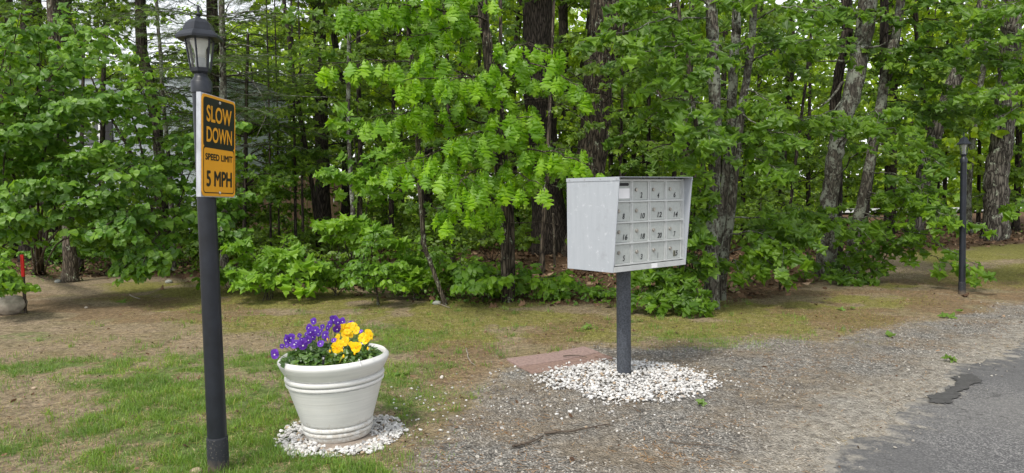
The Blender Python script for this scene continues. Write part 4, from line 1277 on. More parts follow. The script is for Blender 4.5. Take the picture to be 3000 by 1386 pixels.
def pansy(name, label, flowers, buds, leafc, petal, eye, seed, nleaf, rotag):
    rng = RS(seed)
    base = np.array(leafc)
    e = empty(name, base, label, 'pansies')
    L = Leaves(); st = MB()
    for (zx, zy, sz) in flowers:
        px, py = 780 + zx / 5.408, 900 + zy / 5.408
        Y = POT[1] - 0.20 + (690 - zy) / 440 * 0.30 + 0.02 * rng.randn()
        p = at(px, py, Y)
        nn = norm(np.array([0.5 * rng.randn() + (p[0] - POT[0]) * 1.2, -1.0 - 0.3 * rng.rand(), 0.45 + 0.35 * rng.randn()]))
        sz = sz * (1.08 if petal == 'purple' else 1.16) * (0.85 + 0.3 * rng.rand()); F = face_frame(nn); a = 0.35 * rng.randn(); R2 = np.array([[math.cos(a), -math.sin(a), 0], [math.sin(a), math.cos(a), 0], [0, 0, 1]])
        F = F @ R2
        v, t = flower_mesh(sz / 5.408 * Y / FPX * 1.05, rng, None)
        fo = bpy.data.objects.new('flower', np_mesh('flower', v @ F.T + p - base, t, None, False, [M[petal]])); C.objects.link(fo); fo.parent = e
        if eye:
            b = MB(); r0 = sz / 5.408 * Y / FPX * 0.085
            b.lathe([(r0, 0.0), (r0 * .8, r0 * .5), (r0 * .2, r0 * .7)], 8)
            b.v = [b.v[0] @ F.T + p - base + F[:, 2] * 0.0022 - F[:, 1] * r0 * 0.5]
            b.build('flower_eye', M[eye], fo)
        root = np.array([base[0] + (p[0] - base[0]) * 0.55, base[1] + (p[1] - base[1]) * 0.6, base[2]])
        st.tube(spline([root, (root + p) / 2 + np.array([0, 0.01, 0.02]), p - F[:, 2] * 0.004], 6), 0.0014, 4)
        for k in range(rng.randint(3, 6)):
            q_ = root + (p - root) * rng.rand() * 0.55 + rng.randn(3) * 0.012
            d = np.array([rng.randn(), rng.randn() - .4, 0.2 + 0.3 * rng.randn()])
            L.add(q_, norm(d), np.array([0, -.4, 1.0]) + rng.randn(3) * .4, 0.030 + 0.014 * rng.rand())
    for (zx, zy) in buds:
        px, py = 780 + zx / 5.408, 900 + zy / 5.408
        Y = POT[1] - 0.22 + (690 - zy) / 440 * 0.3
        p = at(px, py, Y)
        b = MB(); b.lathe([(0.001, -0.008), (0.0045, -0.003), (0.005, 0.002), (0.002, 0.009)], 8)
        b.v = [b.v[0] + p - base]; b.build('bud', M[petal] if petal == 'yellowp' else M['pleaf'], e, True)
        root = np.array([base[0] + (p[0] - base[0]) * 0.6, base[1] + (p[1] - base[1]) * 0.6, base[2]])
        st.tube(spline([root, (root + p) / 2 + np.array([0.004, 0, 0.02]), p], 5), 0.0011, 4)
    # leafy mound inside the rim
    for i in range(nleaf):
        a = rng.rand() * 6.283; r = math.sqrt(rng.rand())
        x = rotag[0] + rotag[2] * r * math.cos(a); y = rotag[1] + rotag[3] * r * math.sin(a)
        h = rotag[4] * (1 - r * r) * (0.25 + 0.75 * rng.rand()) + 0.012
        p = pw(x, y, 0.395 + h)
        d = np.array([math.cos(a) * .8 + .5 * rng.randn(), math.sin(a) * .8 + .5 * rng.randn(), 0.15 + .35 * rng.randn()])
        L.add(p, norm(d), np.array([0.1 * math.cos(a), -.35, 1.0]) + rng.randn(3) * .35, 0.024 + 0.020 * rng.rand())
    lo = bpy.data.objects.new('leaves', L.mesh('leaves', 'bass', M['pleaf'], base)); C.objects.link(lo); lo.parent = e
    st.v = [v - base for v in st.v]
    st.build('stems', M['pleaf'], e)


pansy('purple_pansies', 'violet purple pansies with pale eyes on the left of the planter',
      [(135, 745, 150), (320, 520, 150), (395, 485, 120), (450, 590, 170), (580, 600, 160), (665, 520, 140), (640, 430, 80), (680, 325, 120), (700, 395, 120), (775, 365, 130), (930, 440, 145), (860, 580, 130), (750, 225, 110), (890, 310, 85), (975, 328, 105), (1070, 200, 140), (1130, 240, 120), (1210, 225, 120), (1120, 345, 140), (525, 450, 80), (1345, 270, 110), (250, 620, 70), (1070, 525, 90), (330, 610, 80), (1500, 385, 60), (560, 520, 90), (480, 560, 110), (820, 420, 90), (1010, 270, 100), (960, 500, 90), (740, 470, 100), (380, 560, 100), (860, 380, 80)],
      [(820, 300), (600, 470), (640, 730)], pw(-0.09, 0.0, 0.395), 'purple', 'eye', 41, 330, (-0.10, -0.03, 0.155, 0.18, 0.10))
pansy('yellow_pansies', 'bright yellow pansies on the right of the planter',
      [(1230, 345, 170), (1320, 325, 170), (1425, 370, 130), (1260, 440, 110), (1340, 440, 90), (1130, 490, 110), (1180, 580, 110), (1245, 545, 130), (1115, 645, 150), (1170, 620, 110), (1410, 640, 180), (1450, 620, 110), (1525, 480, 140), (1620, 410, 110), (1605, 505, 80), (1650, 450, 90), (1280, 390, 110), (1380, 300, 100), (1570, 540, 90), (1350, 590, 100)],
      [(970, 515), (1010, 700), (1205, 690), (1225, 780), (1400, 735), (1610, 655), (1675, 500)], pw(0.10, 0.0, 0.395), 'yellowp', 'eyey', 42, 330, (0.09, -0.03, 0.155, 0.19, 0.10))
# plant tag stuck in the soil
pt = at(780 + 895 / 5.408, 900 + 850 / 5.408, POT[1] - 0.19)
e = empty('plant_tag', pt, 'small dark plant tag among the pansies', 'plant tag')
b = MB(); b.hexa([(-0.006, 0, -0.03), (0.006, 0, -0.03), (0.006, 0.0012, -0.03), (-0.006, 0.0012, -0.03), (0.000, -0.004, 0.028), (0.014, -0.004, 0.026), (0.014, -0.0028, 0.026), (0.000, -0.0028, 0.028)]); b.build('tag_strip', M['ink'], e)
b = MB(); b.box((0.0005, -0.0062, 0.010), (0.0095, -0.0045, 0.0125)); b.box((0.0005, -0.0062, 0.016), (0.0095, -0.0052, 0.018)); b.build('tag_print', M['white'], e)

# paving slab under the planter and pavers beside the mailbox
M['paver'] = simple('red_paver', (0.26, 0.185, 0.165), 0.9, 0.3, 45, 0.35, 0, 0.2)
M['paver2'] = simple('worn_paver', (0.22, 0.15, 0.125), 0.9, 0.3, 45, 0.35, 0, 0.2)
M['slab'] = simple('tan_slab', (0.29, 0.245, 0.205), 0.9, 0.2, 35, 0.3, 0, 0.2)
b = MB(); b.box((-0.155, -0.155, -0.03), (0.155, 0.155, 0.012))
o = b.build('paving_slab', M['slab'], None, origin=(0, 0, 0), bevel=0.006); o.location = (slab_c[0], slab_c[1], 0); o.rotation_euler = (0, 0, aS)
tag(o, 'square tan paving slab under the white planter', 'paver')


def zp(x, y, z=0.02): return gp(1440 + x / 3.68, 980 + y / 3.68, z)


A_, B_, C_ = zp(155, 260), zp(600, 200), zp(1000, 122); D_, E_, F_ = zp(300, 340), zp(742, 277), zp(1165, 183); G_, H_, I_ = zp(440, 410), zp(880, 352), zp(1320, 240)
labs = ['pinkish grey paver farthest from the mailbox pole, at the lawn side', 'pinkish grey paver behind the white chips, farthest back', 'reddish paver half buried by the chips, front left', 'reddish paver with a cracked corner beside the mailbox pole']
for k, qd in enumerate(((A_, D_, E_, B_), (B_, E_, F_, C_), (D_, G_, H_, E_), (E_, H_, I_, F_))):
    c = sum(qd) / 4
    vs_ = [c + (p - c) * 0.985 for p in qd]
    b = MB(); b.hexa([(p[0], p[1], -0.02) for p in vs_] + [(p[0], p[1], 0.022 - 0.003 * (k % 2) - 0.004 * (k // 2)) for p in vs_])
    o = b.build('paver', M['paver' if k < 2 else 'paver2'], None, origin=(c[0], c[1], 0), bevel=0.005)
    tag(o, labs[k], 'paver', 'red pavers by the mailbox')

# ================================================================ STAKE, BOULDER, ROCKS, STICKS, LEAF SPRIGS
sb = gp(75, 920); stp = at(64, 746, sb[1])
e = empty('marker_stake', (sb[0], sb[1], 0), 'dark wooden marker stake with a red top beside the boulder', 'stake')
M['stake'] = simple('stake_wood', (0.06, 0.048, 0.038), 0.9, 0.35, 40, 0.3, 0, 0.2, (1, 1, .2))
M['redpaint'] = simple('red_paint', (0.62, 0.022, 0.02), 0.55, 0.15, 15)
hh = stp[2]; dx_ = stp[0] - sb[0]; w_ = 8.0 * sb[1] / FPX
t0 = 0.63


def stk(b, za, zb_, w):
    xa = dx_ * za / hh; xb = dx_ * zb_ / hh
    b.hexa([(xa - w, -w * .6, za), (xa + w, -w * .6, za), (xa + w, w * .6, za), (xa - w, w * .6, za), (xb - w, -w * .6, zb_), (xb + w, -w * .6, zb_), (xb + w, w * .6, zb_), (xb - w, w * .6, zb_)])


b = MB(); stk(b, -0.05, hh * t0, w_ * 0.5); b.build('stake', M['stake'], e, bevel=0.002)
b = MB(); stk(b, hh * t0 + 0.0005, hh, w_ * 0.54); b.build('red_top', M['redpaint'], e, bevel=0.002)
M['boulder'] = simple('granite', (0.34, 0.30, 0.25), 0.9, 0.3, 18, 0.5, 0, 0.2)


def rock(name, c, r, seed, label, m='boulder', sub=3, cat='rock', group=None):
    import bmesh
    bm = bmesh.new(); bmesh.ops.create_icosphere(bm, subdivisions=sub, radius=1)
    rng = RS(seed); o1 = rng.rand(3) * 50
    for v in bm.verts:
        p = np.array(v.co); k = 1 + 0.35 * (fbm(p[0] * 1.1 + o1[0], p[1] * 1.1 + p[2] * .7 + o1[1], seed, 3) - .5) + 0.18 * (fbm(p[0] * 3 + p[2] * 2, p[1] * 3 - p[2], seed + 3, 3) - .5)
        v.co = Vector(p * k * np.array(r))
    me = bpy.data.meshes.new(name); bm.to_mesh(me); bm.free()
    me.polygons.foreach_set('use_smooth', np.ones(len(me.polygons), bool)); me.materials.append(M[m])
    o = bpy.data.objects.new(name, me); C.objects.link(o); o.location = c
    return tag(o, label, cat, group)


p = gp(8, 926); k = p[1] / FPX
rock('boulder', (p[0], p[1] + 0.1, 0.10), (50 * k, 40 * k, 30 * k), 7, 'rounded tan granite boulder at the left edge beside the stake', 'boulder', 4, 'boulder')
M['greystone'] = simple('grey_stone', (0.28, 0.29, 0.26), 0.9, 0.2, 25, 0.4)
for (a_, b_, s_, nm, mt) in ((495, 829, 11, 'pale grey stone at the wood edge left of the lamp post', 'greystone'), (1281, 893, 14, 'flat greenish stone at the foot of the bent sapling', 'greystone'), (253, 903, 6, 'small tan stone on the dry ground right of the stake', 'boulder'), (100, 1140, 8, 'small white stone in the grass at lower left', 'chip'), (575, 1386, 18, 'white stone at the foot of the lamp post', 'chip'), (1152, 1268, 8, 'small orange brown stone at the right of the chip ring', 'boulder'), (170, 828, 10, 'grey stone under the shrub behind the stake', 'greystone')):
    p = gp(a_, b_); k = p[1] / FPX
    rock('stone', (p[0], p[1], s_ * k * 0.35), (s_ * k, s_ * k * .8, s_ * k * .6), int(a_), nm, mt, 2, 'stone')
for pts, r, nm in (([(1502, 1314), (1530, 1308), (1562, 1298), (1590, 1284)], 5, 'short dark stick on the gravel left of the longer twig'), ([(1598, 1276), (1640, 1270), (1665, 1272), (1700, 1262), (1745, 1254), (1785, 1247)], 4, 'long bent grey twig on the gravel below the chips'), ([(1962, 1300), (2010, 1308), (2060, 1310), (2110, 1312), (2170, 1327)], 2.2, 'thin twig on the gravel near the road'), ([(1366, 1024), (1372, 1050), (1378, 1064), (1392, 1078)], 2.2, 'curved straw coloured twig on the lawn left of the pavers'), ([(1280, 893), (1300, 900), (1318, 906)], 2, 'pale twig beside the bent sapling'), ([(1650, 1056), (1690, 1052), (1718, 1060)], 2, 'small twig lying across the red pavers'), ([(380, 868), (400, 876), (412, 880)], 2, 'short pale twig on the dry ground under the shrub'), ([(2600, 985), (2640, 990)], 1.2, 'tiny twig by the far leaf sprig')):
    Q = np.array([gp(a_, b_) for a_, b_ in pts]); c = Q.mean(0).copy(); k = c[1] / FPX
    Q = spline(Q, 16); Q[:, 2] = ground_z(Q[:, 0], Q[:, 1]) + r * k * 0.8 + 0.008 + (0.02 if 'pavers' in nm and 'across' in nm else 0)
    Q[:, :2] += RS(int(pts[0][0])).randn(16, 2) * r * k * 0.35
    b = MB(); b.tube(Q, np.linspace(r * k, r * k * 0.45, 16), 6, True, RS(2), 0.3)
    o = b.build('stick', M['deadwood' if 'straw' in nm or 'pale' in nm else 'twig'], None, True, origin=(c[0], c[1], 0)); tag(o, nm, 'stick')
M['sprig'] = leaf_mat('fallen_green_leaf', (0.09, 0.19, 0.025), (0.16, 0.27, 0.045), 0.3)
for sd_, (a_, b_, n, kind, sz, nm) in enumerate(((2050, 1188, 5, 'maple', 0.06, 'sprig of fresh green leaves on the gravel right of the white chips'), (2600, 985, 3, 'maple', 0.11, 'green leaf sprig lying at the edge of the gravel'), (2785, 1059, 4, 'maple', 0.085, 'green leaf sprig beside the road edge above the tar patch'), (1180, 1106, 6, 'oak', 0.12, 'green oak leaf sprig on the grass right of the planter'), (2462, 911, 2, 'maple', 0.11, 'green leaf lying left of its curled neighbour'), (2502, 908, 2, 'maple', 0.11, 'curled green leaf right of its flat neighbour'), (2776, 931, 3, 'maple', 0.13, 'dark green leaf sprig below the far lamp post'), (2815, 915, 2, 'maple', 0.13, 'flat pale leaf on the needles below the far lamp post'), (1720, 962, 2, 'maple', 0.12, 'single green leaf on the grass left of the mailbox pole'), (352, 888, 2, 'maple', 0.12, 'pale green leaf on dry ground right of the boulder'))):
    p = gp(a_, b_); rng = RS(100 + sd_); L = Leaves()
    L.add(np.array([p[0], p[1], 0.02]) + rng.randn(n, 3) * [0.004, 0.004, 0.002], rng.randn(n, 3) * [1, 1, 0.15], np.array([0, -.35, 1.0]) + rng.randn(n, 3) * 0.15, sz * 0.66 * (0.8 + 0.4 * rng.rand(n)))
    o = bpy.data.objects.new('leaf_sprig', L.mesh('leaf_sprig', kind, M['sprig'], (p[0], p[1], 0))); C.objects.link(o); o.location = (p[0], p[1], 0)
    tag(o, nm, 'leaf sprig')

# ================================================================ HOUSE, FENCE
M['siding'] = None
m, nt = mat('clapboard')
v = coords(nt); sx = nt.nodes.new('ShaderNodeSeparateXYZ'); nt.links.new(v, sx.inputs[0])
fr = math_n(nt, 'FRACT', math_n(nt, 'MULTIPLY', sx.outputs[2], 6.0))
n1 = noise(nt, coords(nt, (1, 1, 6)), 3, 4, 0.6)
c = mixc(nt, ramp(nt, fr, [(0.0, 1.0), (0.07, 0.0)]), ramp(nt, n1, [(0.3, (0.33, 0.38, 0.41)), (0.7, (0.40, 0.45, 0.48))]), (0.20, 0.23, 0.25))
finish(nt, c, 0.6, fr, 0.5, 0.02); M['siding'] = m
M['winwhite'] = simple('window_paint', (0.75, 0.76, 0.78), 0.5, 0.05, 10)
M['winglass'] = simple('window_glass', (0.02, 0.024, 0.028), 0.08, 0.2, 3, 0, 0, 0.7)
M['shutter'] = simple('black_shutter', (0.015, 0.015, 0.017), 0.6, 0.2, 10)
M['roof'] = simple('roof_shingle', (0.24, 0.25, 0.26), 0.9, 0.3, 20, 0.3)
HY = 24.0
hx0 = at(60, 400, HY)[0]; hx1 = at(670, 400, HY)[0]
hz = at(450, 228, HY)[2]
he = empty('house', ((hx0 + hx1) / 2, HY + 3, 0), 'pale blue clapboard house half hidden behind the trees', 'house')
ho = np.array([(hx0 + hx1) / 2, HY + 3, 0])


def hb(b, name, m, parent=he, **k):
    b.v = [v - ho for v in b.v]
    return b.build(name, M[m], parent, **k)


b = MB(); b.box((hx0, HY, -0.2), (hx1, HY + 6.5, hz)); hb(b, 'wall', 'siding')
b = MB()
b.hexa([(hx0 - .06, HY - .05, hz + 0.002), (hx1 + .06, HY - .05, hz + 0.002), (hx1 + .06, HY + 6.55, hz + 0.002), (hx0 - .06, HY + 6.55, hz + 0.002), (hx0 - .06, HY + 3.0, hz + 0.25), (hx1 + .06, HY + 3.0, hz + 0.25), (hx1 + .06, HY + 3.5, hz + 0.25), (hx0 - .06, HY + 3.5, hz + 0.25)])
hb(b, 'roof', 'roof')
for (wa, wb) in ((240, 296),):
    p0 = at(wa, 420, HY); p1 = at(wb, 372, HY)
    b = MB()
    x0_, x1_, z0_, z1_ = p0[0], p1[0], p0[2] - 0.15, p1[2] + 0.15
    fw_ = 0.06
    for lo, hi in (((x0_, z0_), (x1_, z0_ + fw_)), ((x0_, z1_ - fw_), (x1_, z1_)), ((x0_, z0_ + fw_), (x0_ + fw_, z1_ - fw_)), ((x1_ - fw_, z0_ + fw_), (x1_, z1_ - fw_)), ((x0_ + fw_, (z0_ + z1_) / 2 - .025), (x1_ - fw_, (z0_ + z1_) / 2 + .025))):
        b.box((lo[0], HY - 0.06, lo[1]), (hi[0], HY + 0.01, hi[1]))
    wn = hb(b, 'window', 'winwhite')
    b = MB(); b.box((x0_ + fw_, HY - 0.02, z0_ + fw_), (x1_ - fw_, HY + 0.01, z1_ - fw_)); hb(b, 'pane', 'winglass', wn)
    b = MB(); b.box((x1_ + 0.08, HY - 0.05, z0_), (x1_ + 0.38, HY + 0.01, z1_)); hb(b, 'shutter', 'shutter')
M['fence'] = simple('fence_board', (0.22, 0.15, 0.095), 0.85, 0.25, 4, 0.1, 0, 0.2, (6, 6, 0.4))
for fi, (pa, pb, FYa, FYb, lab) in enumerate(((660, 1010, 21.5, 22.0, 'tan wooden board fence deep in the trees right of the house'),)):
    a_ = at(pa, 620, FYa); b__ = at(pb, 620, FYb)
    e = empty('wooden_fence', (a_[0], FYa, 0), lab, 'fence')
    n = int((b__[0] - a_[0]) / 0.152); h_ = 1.85 if fi == 0 else 1.2; rng = RS(5 + fi)
    b = MB()
    for k in range(n):
        t_ = k / n; x = (b__[0] - a_[0]) * t_; y = (FYb - FYa) * t_
        b.box((x, y + 0.004 * (k % 2), -0.05), (x + 0.145, y + 0.02 + 0.004 * (k % 2), h_ + 0.02 * rng.rand()))
    b.build('boards', M['fence'], e)
    for k in range(0, n, 14):
        t_ = k / n; b = MB(); x = (b__[0] - a_[0]) * t_; y = (FYb - FYa) * t_
        b.box((x, y + 0.03, -0.05), (x + 0.09, y + 0.12, h_ - 0.03)); b.build('fence_post', M['fence'], e)
    b = MB()
    for z in (0.3, h_ - 0.3): b.hexa([(0, 0.026, z), (b__[0] - a_[0], 0.026 + FYb - FYa, z), (b__[0] - a_[0], 0.06 + FYb - FYa, z), (0, 0.06, z), (0, 0.026, z + .08), (b__[0] - a_[0], 0.026 + FYb - FYa, z + .08), (b__[0] - a_[0], 0.06 + FYb - FYa, z + .08), (0, 0.06, z + .08)])
    b.build('rails', M['fence'], e)


# ================================================================ TREES
def A(px, py, Y): return at(px, py, Y)


PL = []


def tree(name, label, pp, Y, bark, seed, leaf='mid', lm='mid', n=14, rough=0.10, flare=1.4, top=9.0, group=None, cat='tree', base=None):
    pts, rad = trunk_path(pp, Y, top)
    p = Plant(name, label, cat, (pts[0][0], pts[0][1], 0), seed, leaf, lm, bark, group)
    p.path = p.trunk(pts, rad, n, rough, flare); p.Y = Y
    PL.append(p)
    return p


def pt_on(p, z):
    i = np.argmin(abs(p.path[:, 2] - z)); return p.path[i]


def sprays(p, n, zr, reach, size, dens=3, tw=6, tl=0.5, style='spray', droop=0.45, r0=0.012, wood=True, back=False):
    """n side boughs round a trunk between heights zr"""
    for k in range(n):
        z = p.rng.uniform(*zr); a = p.rng.uniform(0, 2 * PI)
        if not back and math.sin(a) > 0.3: a = -a
        o = pt_on(p, z); L = reach * (0.55 + 0.6 * p.rng.rand())
        e = o + np.array([math.cos(a) * L, math.sin(a) * L, 0.25 * L * p.rng.randn() * 0.6 + 0.1 * L])
        mid = (o + e) / 2 + np.array([0, 0, 0.12 * L])
        p.bough([o, mid, e], r0, tw, tl, size, style, droop, dens, 0.25, wood=wood)


# ---- the oak sapling whose lobed leaves hang over the lawn
oak = tree('oak_tree', 'young oak with bright drooping lobed leaves left of the mailbox', [(1412, 0, 30), (1428, 120, 30), (1436, 223, 30), (1452, 400, 28), (1474, 600, 27), (1480, 720, 28), (1486, 891, 31)], 8.65, 'bark_oak', 1, 'oak', 'oak', 14, 0.16, 1.25, 6.5)
OB = [((1432, 235, 8.6), (1210, 185, 8.0), (955, 185, 7.4), 22), ((1425, 60, 8.6), (1230, 15, 8.0), (1010, 35, 7.6), 20), ((1440, 290, 8.6), (1330, 235, 8.0), (1185, 235, 7.5), 15),
      ((1438, 255, 8.6), (1390, 225, 7.9), (1320, 235, 7.3), 14), ((1440, 280, 8.6), (1560, 190, 7.8), (1700, 250, 7.3), 16), ((1436, 220, 8.6), (1520, 130, 7.9), (1600, 150, 7.4), 10),
      ((1447, 370, 8.6), (1280, 325, 8.0), (1090, 345, 7.6), 18), ((1455, 470, 8.6), (1330, 440, 8.0), (1160, 480, 7.3), 20), ((1462, 520, 8.6), (1390, 500, 7.8), (1340, 540, 7.2), 16),
      ((1452, 450, 8.6), (1580, 440, 7.8), (1735, 485, 7.2), 20), ((1450, 400, 8.6), (1410, 385, 7.9), (1370, 410, 7.3), 14), ((1465, 580, 8.6), (1400, 590, 7.9), (1330, 620, 7.4), 12), ((1440, 260, 8.7), (1480, 330, 8.1), (1560, 340, 7.5), 12),
      ((1420, 30, 8.6), (1370, -30, 8.2), (1180, -60, 7.8), 14), ((1460, 480, 8.6), (1500, 500, 8.0), (1580, 540, 7.3), 12), ((1425, 100, 8.7), (1330, 80, 8.4), (1200, 110, 8.0), 14)]
for a_, m_, b_, n in OB: oak.bough([A(*a_), A(*m_), A(*b_)], 0.014, int(n * 0.8), 0.36, 0.19, 'oak', 0.5)
b2 = spline([at(1497, 640, 8.8), at(1494, 540, 8.8), at(1496, 300, 8.8)], 10)
oak.wood.tube(spline([at(1498, 885, 8.78), at(1500, 760, 8.8), at(1496, 600, 8.82), at(1470, 330, 8.8), at(1466, 0, 8.8)], 20), np.linspace(0.045, 0.02, 20), 10, True, oak.rng, 0.12)
for k in range(7):      # bare dead side twigs
    o_ = pt_on(oak, 1.0 + 0.25 * k); oak.stem([o_, o_ + np.array([0.5, -0.2, 0.1 + 0.1 * oak.rng.randn()]), o_ + np.array([1.0 + 0.4 * oak.rng.rand(), -0.5, -0.15])], 0.006, 0.002, 8, 4, 0.03, True)
oak.canopy(at(1420, -260, 8.8), (1.3, 1.0, 0.5), 70, 0.2)

# ---- big trunks behind the mailbox
big1 = tree('oak_tree', 'massive dark oak trunk leaning right directly behind the mailbox', [(1772, 0, 94), (1765, 130, 88), (1752, 260, 84), (1735, 430, 86), (1722, 560, 90), (1712, 745, 104)], 15.0, 'bark_oak', 2, n=26, rough=0.07, flare=1.3, top=13)
big2 = tree('oak_tree', 'wide dark oak trunk behind the young oak, left of the mailbox', [(1575, 0, 88), (1578, 250, 86), (1596, 430, 82), (1606, 600, 90), (1616, 741, 104)], 15.4, 'bark_dark', 3, n=26, rough=0.07, flare=1.25, top=13)
tr3 = tree('oak_tree', 'dark straight trunk seen between the two big oaks', [(1650, 0, 27), (1655, 300, 26), (1668, 560, 27), (1672, 680, 30)], 21.0, 'bark_dark', 4, n=12, top=13)
# ---- centre thin trunks
tA = tree('young_tree', 'slender bent sapling with crooked foot in front of the young oak', [(1228, 520, 13), (1236, 640, 14), (1244, 724, 14), (1262, 772, 13), (1288, 846, 13), (1298, 870, 14), (1305, 899, 16)], 8.5, 'bark_tan', 5, 'maple', 'maple_pale', 9, 0.1, 1.2, 2.4)
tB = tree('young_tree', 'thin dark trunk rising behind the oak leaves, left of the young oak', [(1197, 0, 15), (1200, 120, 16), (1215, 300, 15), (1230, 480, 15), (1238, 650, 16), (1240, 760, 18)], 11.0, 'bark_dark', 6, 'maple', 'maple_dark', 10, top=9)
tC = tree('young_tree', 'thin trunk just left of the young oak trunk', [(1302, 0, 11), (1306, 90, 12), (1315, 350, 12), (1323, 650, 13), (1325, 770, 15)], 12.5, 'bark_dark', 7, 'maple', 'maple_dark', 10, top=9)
tD = tree('young_tree', 'straight thin trunk above the low pale maple leaves', [(1022, 0, 11), (1023, 120, 12), (1020, 350, 12), (1026, 490, 12), (1035, 630, 14), (1040, 735, 15)], 11.5, 'bark_grey', 8, 'maple', 'maple', 10, top=9)
tE = tree('young_tree', 'dark trunk close behind the straight thin trunk above the pale maple', [(1048, 0, 12), (1052, 300, 13), (1056, 480, 14), (1052, 690, 16)], 15.0, 'bark_dark', 9, 'mid', 'mid', 10, top=9)
tF = tree('young_tree', 'crooked dark trunk in front of the tan fence', [(832, 0, 11), (848, 120, 12), (862, 235, 12), (880, 340, 12), (901, 465, 13), (920, 582, 14), (934, 712, 17)], 13.5, 'bark_dark', 10, 'mid', 'mid', 10, top=9)
tG = tree('conifer_tree', 'thick dark conifer trunk above the fence', [(934, 0, 36), (938, 200, 38), (944, 420, 38), (950, 690, 42)], 18.0, 'bark_dark', 11, 'needle', 'needle', 14, top=12)
tH = tree('conifer_tree', 'grey mottled straight trunk just right of the lamp post', [(649, 0, 17), (652, 140, 18), (655, 280, 19), (657, 560, 20), (656, 800, 24)], 12.0, 'bark_grey', 12, 'needle', 'needle', 12, top=10)
tI = tree('conifer_tree', 'dark trunk hidden behind the lamp post', [(622, 0, 32), (626, 300, 32), (640, 560, 33), (652, 735, 38)], 16.0, 'bark_dark', 13, 'needle', 'needle', 14, top=12)
tJ = tree('spruce_tree', 'dark spruce with bare lower twigs in front of the house', [(410, 0, 30), (416, 150, 33), (437, 232, 29), (455, 348, 29), (468, 456, 31), (478, 600, 34), (482, 735, 40)], 14.5, 'bark_dark', 14, 'needle', 'needle', 14, top=12)
tK = tree('young_tree', 'thin mottled trunk right of the dark spruce', [(458, 0, 9), (470, 155, 10), (476, 270, 11), (487, 387, 12), (500, 560, 13), (508, 760, 15)], 13.0, 'bark_grey', 15, 'mid', 'mid', 10, top=9)
tL = tree('pine_tree', 'dark thick trunk behind the tan barked tree at upper left', [(182, 0, 46), (175, 150, 46), (158, 290, 44), (146, 520, 42), (140, 700, 50)], 14.5, 'bark_dark', 16, 'mid', 'mid', 16, top=12)
tM = tree('young_tree', 'tan barked tree among the broad leaved shrubs at left', [(150, 0, 24), (154, 60, 25), (162, 215, 26), (176, 340, 27), (196, 520, 29), (202, 690, 31), (205, 770, 36)], 11.5, 'bark_tan', 17, 'bass', 'bass', 12, top=10)
tN = tree('pine_tree', 'dark thick trunk at upper left, second from the picture edge', [(92, 0, 48), (88, 140, 50), (92, 240, 52), (98, 520, 54), (100, 720, 60)], 15.5, 'bark_dark', 18, 'mid', 'mid', 16, top=12)
tO = tree('pine_tree', 'dark trunk at the left edge of the view', [(8, 0, 44), (14, 140, 46), (20, 500, 48), (22, 730, 56)], 16.5, 'bark_dark', 19, 'mid', 'mid', 16, top=12)
# ---- right of the mailbox
rA = tree('maple_tree', 'lichen spotted grey maple trunk right beside the mailbox', [(2084, 0, 34), (2087, 77, 36), (2090, 174, 35), (2094, 329, 34), (2094, 495, 36), (2088, 629, 38), (2085, 734, 39), (2083, 913, 44)], 8.0, 'bark_grey', 20, 'maple', 'maple', 16, 0.1, 1.25, 8)
rB = tree('maple_tree', 'slim grey maple trunk leaning right, twin of the lichen spotted one', [(2210, 0, 20), (2203, 97, 21), (2190, 213, 22), (2172, 329, 23), (2155, 482, 23), (2143, 608, 25), (2125, 734, 26), (2111, 880, 28)], 8.6, 'bark_grey', 21, 'maple', 'maple', 14, 0.1, 1.2, 8)
rC = tree('maple_tree', 'dark mottled trunk between the two grey maples', [(2158, 0, 26), (2156, 90, 27), (2148, 220, 27), (2139, 387, 28), (2124, 560, 28), (2106, 740, 30), (2100, 850, 32)], 9.2, 'bark_grey', 22, 'maple', 'maple_dark', 14, 0.1, 1.2, 8)
rD = tree('young_tree', 'smooth leaning sapling crossing above the right end of the mailbox', [(1985, 0, 11), (2012, 147, 12), (2029, 294, 13), (2045, 400, 14), (2065, 517, 14), (2078, 640, 15), (2078, 840, 16)], 8.3, 'bark_tan', 23, 'maple', 'maple', 9, 0.06, 1.1, 7)
rE = tree('young_tree', 'dark reddish trunk behind the right end of the mailbox', [(2030, 0, 18), (2022, 200, 19), (2013, 294, 20), (2006, 480, 23), (2002, 640, 24), (1998, 830, 28)], 10.5, 'bark_dark', 24, 'maple', 'maple_dark', 12, top=9)
rF = tree('young_tree', 'very thin dark trunk rising above the middle of the mailbox', [(1828, 0, 7), (1825, 165, 8), (1818, 517, 9), (1815, 760, 10)], 13.0, 'bark_dark', 25, 'mid', 'mid', 8, top=8)
rG = tree('young_tree', 'slim trunk far behind the right half of the mailbox', [(1974, 0, 12), (1976, 206, 13), (1974, 500, 14), (1972, 700, 15)], 17.0, 'bark_dark', 26, 'mid', 'mid', 9, top=10)
rH = tree('maple_tree', 'dark trunk right of the grey maples, in the gap of the wood', [(2316, 0, 18), (2319, 97, 19), (2311, 290, 20), (2296, 414, 19), (2289, 608, 20), (2290, 690, 24)], 18.0, 'bark_dark', 27, 'mid', 'mid', 12, top=11)
rI = tree('maple_tree', 'stout lichened maple trunk leaning right, foot in low leaves', [(2540, 0, 52), (2523, 118, 50), (2500, 265, 50), (2468, 353, 48), (2449, 440, 44), (2439, 524, 46), (2428, 608, 48), (2424, 720, 48), (2426, 820, 56)], 10.8, 'bark_grey', 28, 'maple', 'maple', 18, 0.1, 1.3, 11)
